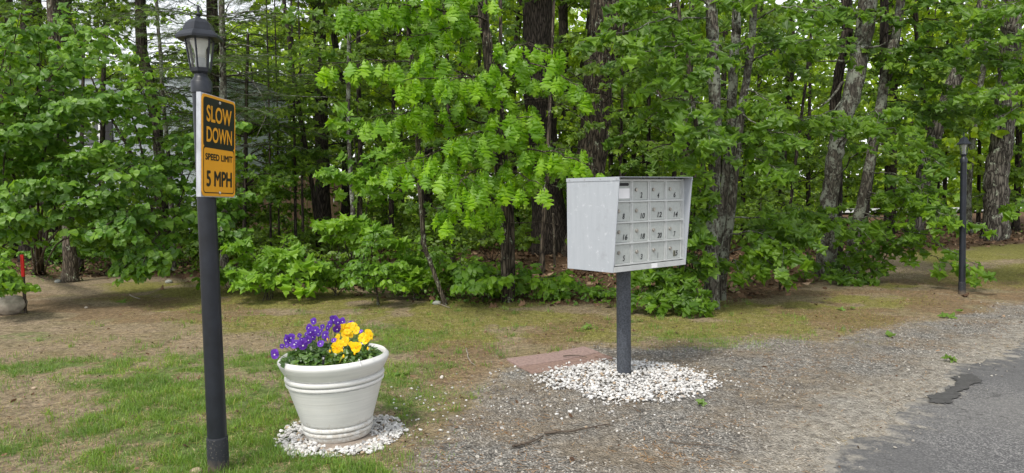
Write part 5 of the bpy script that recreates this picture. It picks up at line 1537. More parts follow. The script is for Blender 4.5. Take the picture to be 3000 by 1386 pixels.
rJ = tree('maple_tree', 'dark companion trunk half behind the stout lichened maple', [(2478, 0, 28), (2482, 88, 28), (2462, 200, 28), (2446, 323, 30), (2452, 480, 30), (2452, 640, 30), (2450, 800, 34)], 11.2, 'bark_dark', 29, 'maple', 'maple_dark', 14, top=10)
rK = tree('maple_tree', 'slim grey maple trunk leaning right, next right of the stout one', [(2640, 0, 24), (2618, 118, 25), (2594, 235, 27), (2571, 353, 28), (2547, 488, 29), (2525, 590, 30), (2500, 700, 32), (2487, 803, 36)], 10.9, 'bark_grey', 30, 'maple', 'maple', 14, 0.1, 1.2, 11)
rL = tree('maple_tree', 'dark leaning trunk close behind the slim grey maple', [(2590, 0, 22), (2590, 140, 24), (2585, 300, 26), (2560, 420, 27), (2528, 640, 27), (2496, 790, 30)], 11.6, 'bark_dark', 31, 'maple', 'maple_dark', 12, top=10)
rM = tree('pine_tree', 'dark pine trunk leaning strongly right, left of the far lamp post', [(2880, 0, 28), (2850, 110, 32), (2812, 206, 38), (2770, 300, 40), (2718, 470, 40), (2702, 540, 42), (2685, 640, 44), (2676, 712, 52)], 17.0, 'bark_pine', 32, 'mid', 'mid', 18, 0.08, 1.2, 14)
rN = tree('birch_tree', 'pale slim birch trunk directly behind the far lamp post', [(2895, 60, 14), (2879, 206, 16), (2858, 330, 17), (2840, 520, 18), (2836, 690, 20)], 20.0, 'bark_grey', 33, 'mid', 'mid', 10, top=12)
rO = tree('pine_tree', 'massive ridged pine trunk right of the far lamp post', [(2965, 0, 50), (2958, 130, 54), (2952, 260, 57), (2936, 400, 60), (2922, 480, 61), (2918, 570, 63), (2917, 640, 64), (2917, 714, 70)], 17.5, 'bark_pine', 34, 'mid', 'mid', 26, 0.08, 1.12, 15)
rP = tree('pine_tree', 'dark trunk at the right edge behind the massive pine', [(2985, 100, 16), (2984, 420, 17), (2976, 620, 18), (2975, 700, 22)], 21.0, 'bark_dark', 35, 'mid', 'mid', 10, top=12)
rQ = tree('young_tree', 'thin pole of a tree in front of the wide dark oak', [(1606, 440, 12), (1598, 571, 14), (1592, 690, 15), (1587, 803, 17)], 11.5, 'bark_oak', 36, 'maple', 'maple_dark', 9, top=5)
rR = tree('dead_snag', 'short pale dead stub before the wide dark oak', [(1620, 624, 6), (1623, 700, 7), (1625, 778, 8)], 12.5, 'bark_tan', 37, n=7, top=0.9, cat='dead tree')
rS = tree('dead_snag', 'long pale dead pole leaning behind the mailbox corner', [(1882, 188, 6), (1947, 306, 7), (1988, 388, 8), (2047, 541, 9), (2075, 640, 9), (2095, 760, 10)], 9.5, 'bark_tan', 38, n=7, top=1.0, cat='dead tree')
rT = tree('young_tree', 'thin trunk right of the dark trunk in the gap of the wood', [(2372, 140, 8), (2350, 320, 9), (2330, 480, 9), (2311, 640, 10), (2308, 700, 11)], 16.0, 'bark_dark', 39, 'mid', 'mid', 8, top=8)
for k, (px, dpx, Y, b0, nm) in enumerate(((788, 6, 14.0, 705, 'very thin dark stem left of the fence gap'), (861, 8, 13.0, 720, 'thin dark stem before the middle of the tan fence'), (882, 7, 15.0, 690, 'thin dark stem close left of the crooked trunk'), (812, 5, 13.5, 712, 'hair thin stem between two others before the fence'))):
    tree('young_tree', nm, [(px - 8, 0, dpx * .7), (px, 300, dpx * .9), (px + 3, 520, dpx), (px + 6, b0, dpx * 1.2)], Y, 'bark_dark', 50 + k, 'mid', 'mid', 7, top=6)

# ---- maple boughs over the mailbox and to the right
def MBO(p, lst, size=0.105, tl=0.42, droop=0.55, dens=3, r0=0.011):
    for a_, m_, b_, n in lst: p.bough([A(*a_), A(*m_), A(*b_)], r0, max(5, int(n * 0.66)), tl, size, 'spray', droop, dens, 0.3)


MBO(rA, [((2088, 60, 8.0), (1950, 60, 7.5), (1700, 125, 7.1), 20), ((2090, 120, 8.0), (2000, 130, 7.5), (1860, 160, 7.0), 14), ((2092, 250, 8.0), (2000, 215, 7.5), (1900, 250, 7.2), 12),
         ((2086, 20, 8.0), (1980, -30, 7.6), (1800, 0, 7.3), 16), ((2092, 330, 8.0), (2040, 300, 7.4), (2010, 360, 7.0), 9), ((2094, 420, 8.0), (2080, 370, 7.3), (2075, 395, 6.9), 10), ((2092, 200, 8.0), (2110, 130, 7.4), (2080, 190, 7.0), 9)], 0.112, 0.36, 0.7)
MBO(rB, [((2160, 440, 8.6), (2230, 470, 8.0), (2285, 500, 7.4), 13), ((2165, 400, 8.6), (2120, 410, 8.0), (2060, 440, 7.3), 12), ((2195, 180, 8.6), (2270, 150, 8.1), (2380, 110, 7.8), 12), ((2205, 60, 8.6), (2300, 20, 8.1), (2450, 40, 7.8), 14), ((2185, 260, 8.6), (2230, 280, 8.0), (2270, 320, 7.6), 11), ((2206, 20, 8.6), (2150, -10, 8.2), (2050, 20, 7.9), 12), ((2170, 330, 8.6), (2240, 380, 8.0), (2330, 395, 7.6), 11), ((2130, 690, 8.6), (2230, 680, 8.2), (2330, 740, 7.8), 14), ((2125, 740, 8.6), (2200, 730, 8.2), (2280, 790, 7.9), 11), ((2140, 640, 8.6), (2250, 640, 8.3), (2370, 700, 8.0), 12), ((2118, 800, 8.6), (2150, 760, 8.3), (2160, 790, 8.0), 7)], 0.11, 0.38, 0.6)
MBO(rC, [((2150, 150, 9.2), (2230, 100, 9.0), (2330, 180, 8.8), 11), ((2145, 300, 9.2), (2060, 280, 8.9), (1950, 330, 8.5), 11), ((2130, 480, 9.2), (2200, 440, 9.0), (2260, 460, 8.8), 9)], 0.10, 0.45, 0.5)
MBO(rD, [((2012, 150, 8.3), (1940, 180, 8.0), (1830, 215, 7.7), 12), ((1990, 20, 8.3), (1900, 40, 8.0), (1780, 60, 7.8), 12), ((2030, 300, 8.3), (1960, 290, 8.0), (1890, 330, 7.7), 9), ((2060, 480, 8.3), (2035, 440, 7.9), (2015, 470, 7.6), 7)], 0.10, 0.36, 0.6)
MBO(rE, [((2015, 260, 10.5), (1920, 330, 10.0), (1800, 400, 9.6), 11), ((2010, 420, 10.5), (1930, 430, 10.0), (1850, 470, 9.7), 9), ((2025, 100, 10.5), (1930, 110, 10.0), (1790, 190, 9.6), 12)], 0.10, 0.45, 0.5)
MBO(rI, [((2500, 265, 10.8), (2400, 340, 9.6), (2300, 350, 8.4), 14), ((2480, 320, 10.8), (2440, 350, 9.6), (2400, 360, 8.6), 12), ((2520, 130, 10.8), (2430, 130, 10.0), (2330, 60, 9.2), 13), ((2535, 30, 10.8), (2430, 20, 10.0), (2330, 10, 9.4), 12), ((2450, 440, 10.8), (2520, 340, 9.4), (2610, 330, 8.2), 14), ((2440, 520, 10.8), (2560, 400, 9.4), (2650, 375, 8.3), 13),
         ((2426, 640, 10.8), (2390, 620, 10.2), (2360, 650, 9.7), 11), ((2426, 640, 10.8), (2480, 640, 10.0), (2540, 690, 9.5), 10), ((2430, 760, 10.8), (2480, 770, 10.2), (2530, 810, 9.8), 9), ((2426, 680, 10.8), (2430, 630, 10.0), (2450, 650, 9.5), 10), ((2428, 790, 10.8), (2400, 770, 10.4), (2380, 800, 10.2), 8)], 0.112, 0.5, 0.55)
MBO(rK, [((2525, 590, 10.9), (2640, 580, 10.0), (2780, 650, 9.4), 18), ((2540, 500, 10.9), (2640, 520, 10.1), (2760, 600, 9.5), 17), ((2515, 640, 10.9), (2600, 640, 10.2), (2700, 720, 9.7), 11), ((2560, 420, 10.9), (2660, 420, 10.2), (2750, 480, 9.8), 14), ((2535, 560, 10.9), (2680, 600, 9.8), (2880, 655, 8.7), 15), ((2520, 620, 10.9), (2700, 690, 9.7), (2880, 780, 8.7), 8), ((2530, 580, 10.9), (2620, 560, 10.2), (2690, 560, 9.8), 12), ((2510, 670, 10.9), (2680, 730, 9.9), (2830, 800, 9.1), 6)], 0.112, 0.5, 0.5)
MBO(rL, [((2590, 100, 11.6), (2700, 60, 10.6), (2860, 90, 9.6), 20), ((2590, 180, 11.6), (2700, 150, 10.6), (2820, 190, 9.8), 18), ((2588, 240, 11.6), (2680, 220, 10.8), (2790, 260, 10.0), 17), ((2590, 60, 11.6), (2720, 10, 10.6), (2920, 30, 9.4), 20), ((2580, 300, 11.6), (2660, 300, 10.9), (2760, 340, 10.2), 16), ((2585, 330, 11.6), (2720, 320, 10.6), (2900, 300, 9.4), 17), ((2575, 380, 11.6), (2650, 390, 10.8), (2720, 430, 10.3), 14), ((2590, 20, 11.6), (2650, -20, 11), (2760, -10, 10.2), 15), ((2590, 140, 11.6), (2760, 140, 10.2), (2960, 190, 9.2), 19), ((2590, 200, 11.6), (2640, 130, 10.9), (2690, 150, 10.4), 13)], 0.115, 0.6, 0.45)
# a maple outside the frame at right reaching in
rU = tree('maple_tree', 'maple at the right edge whose pale boughs reach in over the massive pine', [(3160, 0, 44), (3150, 300, 46), (3140, 640, 48), (3140, 800, 56)], 10.0, 'bark_grey', 70, 'maple', 'maple', 14, 0.1, 1.2, 9)
MBO(rU, [((3155, 200, 10), (3020, 230, 9.3), (2880, 270, 8.8), 18), ((3155, 100, 10), (3010, 110, 9.4), (2870, 120, 9.0), 18), ((3155, 20, 10), (3020, 0, 9.4), (2880, 30, 9.0), 17), ((3150, 300, 10), (3040, 300, 9.4), (2930, 340, 9.0), 14), ((3150, 280, 10), (3070, 200, 9.4), (2990, 200, 9.0), 13), ((3145, 560, 10), (3060, 560, 9.5), (2985, 600, 9.2), 8)], 0.112, 0.5, 0.5)

# ---- left: broad leaved shrub thicket
def shrub(name, label, base_px, stems, seed, leaf='bass', lm='bass', size=0.085, style='spray', group=None, tl=0.35, dens=3, bark='bark_tan', droop=0.6, Yb=None, r0=0.016, cat='shrub', camw=0.6, boost=1.0):
    g = gp(*base_px)
    if Yb is not None: g = np.array([at(base_px[0], base_px[1], Yb)[0], Yb, 0])
    p = Plant(name, label, cat, g, seed, leaf, lm, bark, group, 'stems', 'leaves')
    for st in stems:
        pts = [g + np.array([0, 0, -0.03]) + p.rng.randn(3) * [0.05, 0.05, 0]] + [A(*q) for q in st[0]]
        P = p.stem(pts, st[2] if len(st) > 2 else r0, 0.004, 16, 6, 0.02)
        p.bough(P[5:], 0.005, int(st[1] * boost), tl, size, style, droop, dens, 0.15, wood=True, camw=camw)
    PL.append(p)
    return p


lsh = shrub('tall_shrub', 'tall broad leaved shrub with a leaning brown stem in front of the house', (462, 775),
            [([(476, 735, 10.6), (486, 650, 10.4), (435, 540, 10.2), (387, 460, 10), (317, 329, 9.8), (284, 263, 9.6), (232, 131, 9.5), (186, 8, 9.4)], 22, 0.035),
             ([(470, 700, 10.4), (430, 560, 9.8), (420, 460, 9.3), (380, 320, 8.9), (330, 280, 8.6)], 20, 0.02), ([(480, 700, 10.2), (470, 560, 9.6), (440, 330, 9.2), (400, 220, 8.9)], 14, 0.018), ([(480, 690, 10.2), (470, 560, 9.4), (400, 490, 8.7), (330, 500, 8.3)], 18, 0.018),
             ([(490, 700, 10.4), (520, 600, 9.9), (540, 460, 9.6), (550, 400, 9.4)], 14, 0.015), ([(450, 700, 10), (380, 640, 9.2), (260, 560, 8.6), (160, 540, 8.3)], 20, 0.016), ([(460, 700, 10), (430, 650, 9.2), (380, 620, 8.5), (310, 660, 8.2)], 15, 0.014), ([(478, 740, 10), (450, 740, 9.4), (400, 740, 8.9), (360, 790, 8.6)], 18, 0.014), ([(480, 730, 10.2), (480, 690, 9.4), (450, 700, 8.8), (420, 770, 8.5)], 16, 0.014), ([(480, 700, 10.3), (540, 640, 9.8), (590, 620, 9.5), (640, 640, 9.3)], 12, 0.012), ([(490, 700, 10.2), (560, 500, 9.6), (620, 380, 9.4), (700, 350, 9.2)], 10, 0.012)], 80, size=0.102, boost=1.35)
ls2 = shrub('tall_shrub', 'dense broad leaved shrub filling the left side above the stake', (120, 800),
            [([(100, 650, 9.6), (60, 450, 9), (90, 300, 8.6), (210, 170, 8.4)], 26, 0.022), ([(110, 650, 9.6), (120, 480, 9), (180, 330, 8.6), (260, 290, 8.3)], 26, 0.02), ([(100, 650, 9.6), (30, 500, 8.9), (-20, 320, 8.5), (20, 130, 8.3)], 26, 0.02), ([(80, 680, 9.4), (20, 580, 8.8), (20, 420, 8.4), (110, 360, 8.2)], 24, 0.018), ([(140, 680, 9.4), (180, 560, 8.9), (220, 470, 8.5), (300, 420, 8.3)], 24, 0.018), ([(100, 700, 9.4), (40, 640, 8.8), (60, 560, 8.4), (140, 520, 8.1)], 22, 0.016), ([(150, 700, 9.4), (200, 640, 8.9), (240, 600, 8.5), (320, 560, 8.3)], 20, 0.016), ([(80, 700, 9.4), (-20, 600, 8.9), (-60, 420, 8.5), (-40, 300, 8.3)], 20, 0.016), ([(100, 650, 9.6), (60, 450, 9), (30, 200, 8.7), (60, 40, 8.5)], 24, 0.018), ([(110, 700, 9.3), (60, 690, 8.8), (20, 650, 8.4), (60, 620, 8.1)], 18, 0.013), ([(160, 720, 9.3), (240, 690, 8.9), (300, 660, 8.5), (380, 680, 8.3)], 16, 0.013), ([(110, 640, 9.6), (110, 420, 9.2), (120, 240, 9), (110, 110, 8.9)], 20, 0.016), ([(120, 640, 9.6), (170, 400, 9.2), (200, 200, 9.0), (270, 90, 8.8)], 18, 0.016)], 81, size=0.102, boost=1.25)
shrub('broad_leaved_shrub', 'low pale broad leaved branch hanging over the boulder', (-60, 850), [([(-30, 800, 8.3), (-10, 800, 7.9), (30, 815, 7.7)], 13, 0.01), ([(-30, 810, 8.3), (10, 830, 7.9), (85, 835, 7.8)], 9, 0.01), ([(-40, 780, 8.2), (-40, 790, 7.7), (-10, 825, 7.6)], 10, 0.01), ([(-40, 760, 8.3), (-30, 740, 8.0), (0, 780, 7.7)], 10, 0.01)], 82, lm='bushleaf', size=0.08, Yb=8.6, tl=0.22)
shrub('broad_leaved_shrub', 'leafy branch low behind the lamp post, right of it', (600, 815), [([(610, 720, 10.2), (625, 640, 9.8), (640, 590, 9.6)], 14, 0.01), ([(620, 740, 10.2), (640, 690, 9.8), (680, 680, 9.5)], 12, 0.01), ([(600, 740, 10.2), (640, 610, 9.8), (720, 560, 9.5)], 12, 0.01), ([(620, 720, 10.2), (660, 560, 9.8), (690, 460, 9.6)], 14, 0.01)], 83, size=0.09)
# ---- centre understorey
mp = dict(leaf='maple', lm='maple_pale', tl=0.25, dens=2, droop=0.55, r0=0.008)
shrub('maple_seedling', 'cluster of bright young maple leaves low right of the lamp post', (790, 880), [([(770, 790, 9.4), (720, 730, 9.2), (690, 720, 9.0)], 8), ([(800, 790, 9.4), (830, 740, 9.2), (850, 730, 9.0)], 9), ([(800, 800, 9.4), (870, 760, 9.1), (930, 770, 8.9)], 8), ([(780, 800, 9.4), (740, 800, 9.0), (720, 810, 8.8)], 8), ([(800, 810, 9.3), (840, 800, 9.0), (880, 830, 8.8)], 8)], 84, size=0.125, **mp)
shrub('maple_seedling', 'bright maple spray standing in front of the two thin trunks', (1030, 850), [([(1020, 740, 9.3), (990, 660, 9.0), (955, 650, 8.8)], 10), ([(1030, 740, 9.3), (1050, 670, 9.0), (1110, 660, 8.8)], 9), ([(1030, 740, 9.3), (1020, 660, 9.0), (1020, 640, 8.8)], 9), ([(1040, 740, 9.3), (1080, 690, 9.0), (1150, 700, 8.8)], 8)], 85, size=0.12, **mp)
shrub('maple_sapling', 'slender maple sapling with pale leaves left of the oak boughs', (1075, 850), [([(1060, 700, 9.4), (1050, 560, 9.2), (1035, 400, 9.0), (1010, 330, 8.8)], 14), ([(1060, 600, 9.4), (1100, 470, 9.0), (1150, 420, 8.7)], 12), ([(1055, 560, 9.3), (1010, 520, 9.0), (970, 500, 8.8)], 9), ([(1070, 620, 9.3), (1120, 540, 9.0), (1170, 480, 8.7)], 10)], 86, size=0.115, **mp)
ov = dict(leaf='ovate', lm='bushleaf', tl=0.22, dens=3, droop=0.45, r0=0.007)
shrub('green_bush', 'bushy green understorey plant left of the crooked dark trunk', (780, 845), [([(760, 790, 9.7), (740, 760, 9.5)], 10), ([(800, 780, 9.7), (840, 700, 9.5)], 10), ([(740, 800, 9.7), (690, 780, 9.4)], 10), ([(820, 800, 9.7), (900, 790, 9.5)], 10), ([(780, 800, 9.6), (770, 830, 9.2)], 8)], 87, size=0.09, **ov)
shrub('green_bush', 'green sapling with narrow leaves on a dark stem between planter and bent sapling', (1104, 893), [([(1100, 830, 8.6), (1092, 790, 8.5), (1060, 770, 8.3)], 12), ([(1102, 820, 8.6), (1120, 780, 8.4), (1160, 770, 8.3)], 12), ([(1100, 840, 8.6), (1080, 810, 8.4), (1040, 815, 8.3)], 9), ([(1102, 840, 8.6), (1130, 815, 8.4), (1170, 830, 8.3)], 9), ([(1100, 800, 8.6), (1090, 730, 8.4), (1110, 690, 8.3)], 11)], 88, size=0.085, **ov)
shrub('green_bush', 'green bush behind the bent sapling', (1230, 880), [([(1220, 800, 9.2), (1190, 740, 9.0)], 11), ([(1240, 800, 9.2), (1280, 740, 9.0), (1300, 760, 8.9)], 11), ([(1230, 800, 9.2), (1240, 700, 9.0)], 11), ([(1210, 830, 9.2), (1170, 800, 9.0)], 9), ([(1250, 830, 9.2), (1300, 810, 8.9)], 9)], 89, size=0.095, **ov)
shrub('green_bush', 'broad oval leaved plant at the foot of the young oak, left side', (1420, 885), [([(1420, 850, 8.9), (1400, 820, 8.5), (1380, 830, 8.3)], 9), ([(1430, 840, 8.9), (1440, 810, 8.6), (1460, 820, 8.3)], 9), ([(1410, 840, 8.9), (1380, 780, 8.7), (1360, 790, 8.5)], 10), ([(1430, 830, 8.9), (1420, 780, 8.7)], 9)], 90, leaf='ovate', lm='bushleaf', tl=0.2, dens=2, droop=0.5, r0=0.007, size=0.13)
shrub('green_bush', 'green plant just right of the young oak trunk', (1540, 870), [([(1530, 820, 9.2), (1520, 780, 9.0)], 9), ([(1545, 820, 9.2), (1570, 820, 8.9), (1600, 830, 8.8)], 9), ([(1550, 830, 9.2), (1610, 810, 8.9), (1660, 820, 8.8)], 9)], 91, leaf='ovate', lm='bushleaf', tl=0.22, dens=2, droop=0.45, r0=0.007, size=0.12)
shrub('green_bush', 'low green plant left of the mailbox pole on the leaf litter', (1740, 880), [([(1745, 850, 8.9), (1770, 850, 8.7)], 7), ([(1740, 850, 8.9), (1720, 860, 8.7)], 6), ([(1650, 850, 9.0), (1640, 860, 8.8)], 6)], 92, leaf='ovate', lm='bushleaf', tl=0.16, dens=2, droop=0.4, r0=0.005, size=0.09)
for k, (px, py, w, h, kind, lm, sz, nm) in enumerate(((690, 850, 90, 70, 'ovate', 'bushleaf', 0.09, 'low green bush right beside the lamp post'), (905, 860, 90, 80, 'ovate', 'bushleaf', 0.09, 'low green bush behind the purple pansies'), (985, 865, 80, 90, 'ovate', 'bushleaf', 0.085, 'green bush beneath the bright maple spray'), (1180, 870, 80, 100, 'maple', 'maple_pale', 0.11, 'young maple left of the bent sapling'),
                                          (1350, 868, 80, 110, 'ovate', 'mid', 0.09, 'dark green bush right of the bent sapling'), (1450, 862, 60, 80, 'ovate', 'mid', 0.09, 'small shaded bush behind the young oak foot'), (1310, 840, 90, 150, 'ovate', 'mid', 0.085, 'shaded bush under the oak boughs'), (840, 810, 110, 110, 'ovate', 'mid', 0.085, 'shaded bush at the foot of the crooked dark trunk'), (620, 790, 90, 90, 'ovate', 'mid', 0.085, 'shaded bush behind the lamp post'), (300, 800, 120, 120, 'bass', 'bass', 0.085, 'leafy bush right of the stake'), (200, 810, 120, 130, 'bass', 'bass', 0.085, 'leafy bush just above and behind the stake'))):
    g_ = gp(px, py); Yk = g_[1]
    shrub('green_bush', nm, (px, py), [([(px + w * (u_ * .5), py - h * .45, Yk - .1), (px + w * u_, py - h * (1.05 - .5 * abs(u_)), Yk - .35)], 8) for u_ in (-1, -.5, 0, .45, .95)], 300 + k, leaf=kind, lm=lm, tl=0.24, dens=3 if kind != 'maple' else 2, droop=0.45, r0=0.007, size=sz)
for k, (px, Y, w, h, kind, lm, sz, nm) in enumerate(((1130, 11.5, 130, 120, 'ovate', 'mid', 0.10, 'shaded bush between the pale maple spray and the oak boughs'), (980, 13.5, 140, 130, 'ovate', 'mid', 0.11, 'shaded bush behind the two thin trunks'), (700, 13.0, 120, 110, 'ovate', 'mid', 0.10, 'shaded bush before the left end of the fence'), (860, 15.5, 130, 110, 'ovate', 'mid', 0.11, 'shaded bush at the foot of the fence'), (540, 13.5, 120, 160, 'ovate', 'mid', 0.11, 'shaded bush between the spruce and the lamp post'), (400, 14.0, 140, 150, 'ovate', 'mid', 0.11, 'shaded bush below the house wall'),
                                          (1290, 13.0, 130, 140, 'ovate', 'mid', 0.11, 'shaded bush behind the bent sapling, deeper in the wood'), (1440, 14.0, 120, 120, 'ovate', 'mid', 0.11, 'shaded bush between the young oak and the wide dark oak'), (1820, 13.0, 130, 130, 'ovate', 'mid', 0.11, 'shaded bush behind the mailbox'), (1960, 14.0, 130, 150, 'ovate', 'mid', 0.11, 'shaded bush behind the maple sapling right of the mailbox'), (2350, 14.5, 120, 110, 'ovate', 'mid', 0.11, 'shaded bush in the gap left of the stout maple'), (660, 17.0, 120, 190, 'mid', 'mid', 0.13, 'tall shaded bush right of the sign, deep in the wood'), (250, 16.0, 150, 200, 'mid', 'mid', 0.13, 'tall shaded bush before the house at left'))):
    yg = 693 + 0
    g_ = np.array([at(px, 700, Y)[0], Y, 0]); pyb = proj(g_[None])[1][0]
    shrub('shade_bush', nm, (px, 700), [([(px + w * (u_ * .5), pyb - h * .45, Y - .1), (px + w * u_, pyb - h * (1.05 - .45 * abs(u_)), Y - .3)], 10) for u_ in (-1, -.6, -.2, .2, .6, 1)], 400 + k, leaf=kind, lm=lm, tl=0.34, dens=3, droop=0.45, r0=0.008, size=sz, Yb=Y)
mr = dict(leaf='maple', lm='maple', tl=0.24, dens=2, droop=0.6, r0=0.009)
shrub('maple_sapling', 'leafy maple sapling filling the gap between mailbox and grey maple', (2040, 900), [([(2030, 800, 7.9), (2020, 700, 7.8), (2028, 600, 7.6), (2035, 560, 7.5)], 16), ([(2030, 820, 7.9), (2010, 740, 7.7), (2018, 660, 7.6)], 12), ([(2040, 830, 7.9), (2038, 760, 7.7), (2045, 700, 7.5)], 9), ([(2030, 850, 7.9), (2000, 820, 7.7), (1990, 840, 7.6)], 9), ([(2035, 850, 7.9), (2040, 840, 7.6), (2050, 870, 7.5)], 7), ([(2035, 700, 7.9), (2035, 560, 7.6), (2030, 510, 7.4)], 10)], 93, size=0.105, **mr)
shrub('maple_sapling', 'green maple sapling below the mailbox, right of its pole', (1950, 890), [([(1940, 830, 8.1), (1900, 790, 7.9), (1870, 800, 7.8)], 10), ([(1950, 830, 8.1), (1950, 790, 7.9), (1960, 800, 7.7)], 10), ([(1960, 840, 8.1), (1990, 800, 7.9), (2010, 830, 7.7)], 9), ([(1940, 850, 8.1), (1890, 840, 7.8), (1870, 870, 7.7)], 8), ([(1955, 860, 8.0), (1960, 850, 7.7), (1950, 880, 7.6)], 7)], 94, size=0.105, **mr)
shrub('maple_sapling', 'dark leafy sapling right of the twin grey maples', (2290, 850), [([(2280, 780, 9.0), (2260, 700, 8.8), (2235, 660, 8.6)], 10), ([(2300, 780, 9.0), (2320, 700, 8.8), (2350, 690, 8.6)], 12), ([(2290, 800, 9.0), (2260, 740, 8.7), (2240, 760, 8.5)], 10), ([(2290, 780, 9.0), (2290, 680, 8.8), (2270, 630, 8.7)], 12)], 95, leaf='maple', lm='maple', tl=0.3, dens=2, droop=0.55, r0=0.009, size=0.11)
shrub('maple_sapling', 'low leafy sapling between the stout maple and the far lamp post', (2560, 825), [([(2550, 790, 10.2), (2530, 750, 10), (2510, 730, 9.8)], 7), ([(2570, 790, 10.2), (2610, 730, 10), (2640, 710, 9.8)], 8), ([(2560, 790, 10.2), (2560, 730, 10), (2580, 690, 9.8)], 8), ([(2550, 810, 10.2), (2520, 800, 9.9), (2490, 810, 9.8)], 7)], 96, size=0.105, leaf='maple', lm='maple', tl=0.28, dens=2, droop=0.55, r0=0.008)
shrub('green_bush', 'dark spreading bush behind the sapling right of the grey maples', (2230, 760), [([(2230, 690, 12.5), (2180, 620, 12.3)], 12), ([(2250, 690, 12.5), (2300, 640, 12.2)], 12), ([(2230, 690, 12.5), (2230, 590, 12.3)], 12), ([(2210, 700, 12.5), (2150, 680, 12.2)], 10), ([(2270, 700, 12.5), (2340, 690, 12.2)], 10)], 97, leaf='ovate', lm='mid', tl=0.4, dens=3, droop=0.4, r0=0.009, size=0.085)

# ---- leafy understorey trees that fill the wood between the trunks
for k, (px, Y, b0, wd, n, zr, reach, kind, nm) in enumerate((
        (300, 18.0, 690, 16, 30, (0.8, 7.0), 2.4, 'mid', 'leafy understorey tree in front of the house window'), (-60, 14.0, 720, 16, 30, (0.6, 6.0), 2.2, 'mid', 'leafy understorey tree off the left edge'),
        (60, 19.0, 680, 18, 34, (0.8, 8.0), 3.0, 'mid', 'leafy tree behind the dark trunks at upper left'), (240, 13.0, 740, 12, 18, (0.6, 2.2), 1.5, 'mid', 'low leafy young tree left of the house'),
        (720, 18.5, 680, 14, 26, (0.5, 3.2), 2.2, 'mid', 'leafy young tree in front of the left part of the fence'), (720, 12.5, 735, 10, 14, (0.8, 2.4), 1.2, 'maple', 'young maple right of the sign, in the shade'),
        (1010, 19.5, 680, 14, 30, (0.5, 6.5), 2.4, 'mid', 'leafy young tree behind the dark trunk pair, left of the oak leaves'), (1150, 17.0, 690, 14, 26, (0.5, 6.0), 2.2, 'mid', 'leafy young tree behind the oak leaves'),
        (1400, 19.0, 680, 14, 26, (0.5, 6.5), 2.2, 'mid', 'leafy young tree left of the wide dark oak'), (1790, 20.0, 680, 14, 24, (0.4, 3.2), 2.2, 'mid', 'leafy young tree behind the mailbox hood'),
        (1900, 17.5, 690, 12, 24, (0.4, 4.0), 1.9, 'mid', 'leafy young tree right behind the mailbox'), (2180, 18.0, 690, 12, 24, (0.4, 4.5), 2.1, 'mid', 'leafy young tree behind the twin grey maples'),
        (2370, 20.0, 680, 12, 22, (0.4, 3.0), 2.0, 'mid', 'leafy young tree in the gap left of the stout maple'), (2600, 20.0, 680, 12, 26, (0.8, 6.0), 2.2, 'mid', 'leafy young tree left of the leaning pine'),
        (2770, 24.0, 660, 12, 28, (0.8, 5.5), 2.6, 'far', 'yellow green young tree left of the far lantern'), (2870, 23.0, 660, 10, 20, (0.8, 3.6), 2.0, 'far', 'yellow green young tree right of the far lantern'))):
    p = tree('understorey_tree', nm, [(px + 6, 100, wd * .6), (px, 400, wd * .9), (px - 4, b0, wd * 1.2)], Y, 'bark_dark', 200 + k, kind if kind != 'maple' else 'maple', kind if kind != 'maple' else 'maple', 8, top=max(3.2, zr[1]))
    for j in range(n):
        z = p.rng.uniform(*zr); a = p.rng.uniform(0, 2 * PI); o_ = pt_on(p, z); Lr = reach * (0.4 + 0.7 * p.rng.rand())
        e_ = o_ + np.array([math.cos(a) * Lr, math.sin(a) * Lr * .8, 0.18 * Lr + 0.2 * Lr * p.rng.randn()])
        p.bough([o_, (o_ + e_) / 2 + np.array([0, 0, .1 * Lr]), e_], 0.012, 9, 0.6, 0.135 if Y > 15 else 0.115, 'spray', 0.45, 3, 0.15)
# ---- side boughs on the mid trunks
for p, n, zr, reach, size, dens, tw in ((tB, 9, (1.0, 4.0), 1.3, 0.11, 3, 8), (tC, 9, (1.4, 4.5), 1.4, 0.11, 3, 8), (tD, 4, (2.4, 4.5), 1.2, 0.11, 3, 7), (tE, 9, (1.5, 5), 1.7, 0.13, 3, 8), (tF, 7, (2.2, 5), 1.6, 0.12, 3, 7), (tK, 6, (2.4, 5), 1.3, 0.11, 2, 6), (tL, 9, (1.5, 5.5), 2.0, 0.13, 3, 8), (tM, 12, (1.2, 4.8), 1.6, 0.10, 3, 8), (tN, 9, (1.0, 5.5), 2.0, 0.13, 3, 8), (tO, 9, (1.0, 5.5), 2.0, 0.13, 3, 8),
                                 (big1, 12, (2.0, 6.5), 2.6, 0.14, 3, 8), (big2, 12, (2.2, 6.5), 2.6, 0.14, 3, 8), (tr3, 16, (1.2, 8), 2.6, 0.16, 3, 8), (rF, 10, (1.0, 4.5), 1.6, 0.12, 3, 7), (rG, 14, (1.0, 6.5), 2.2, 0.14, 3, 8), (rH, 16, (1.2, 7), 2.2, 0.14, 3, 8), (rJ, 4, (2.6, 4.8), 1.3, 0.11, 3, 7), (rN, 14, (1.0, 7), 2.2, 0.15, 3, 8), (rM, 8, (2.5, 6.5), 2.3, 0.14, 3, 8), (rO, 6, (3.5, 6.5), 2.0, 0.14, 3, 8), (rP, 14, (0.6, 7), 2.4, 0.16, 3, 8), (rQ, 3, (1.4, 2.5), 0.8, 0.11, 2, 5), (rT, 10, (0.8, 5), 1.6, 0.13, 3, 7), (rC, 6, (2.0, 4.5), 1.2, 0.105, 3, 7), (rE, 5, (2.2, 4.2), 1.2, 0.105, 3, 7)):
    sprays(p, n, zr, reach, size, dens, tw)
for p in PL[-4:]: pass
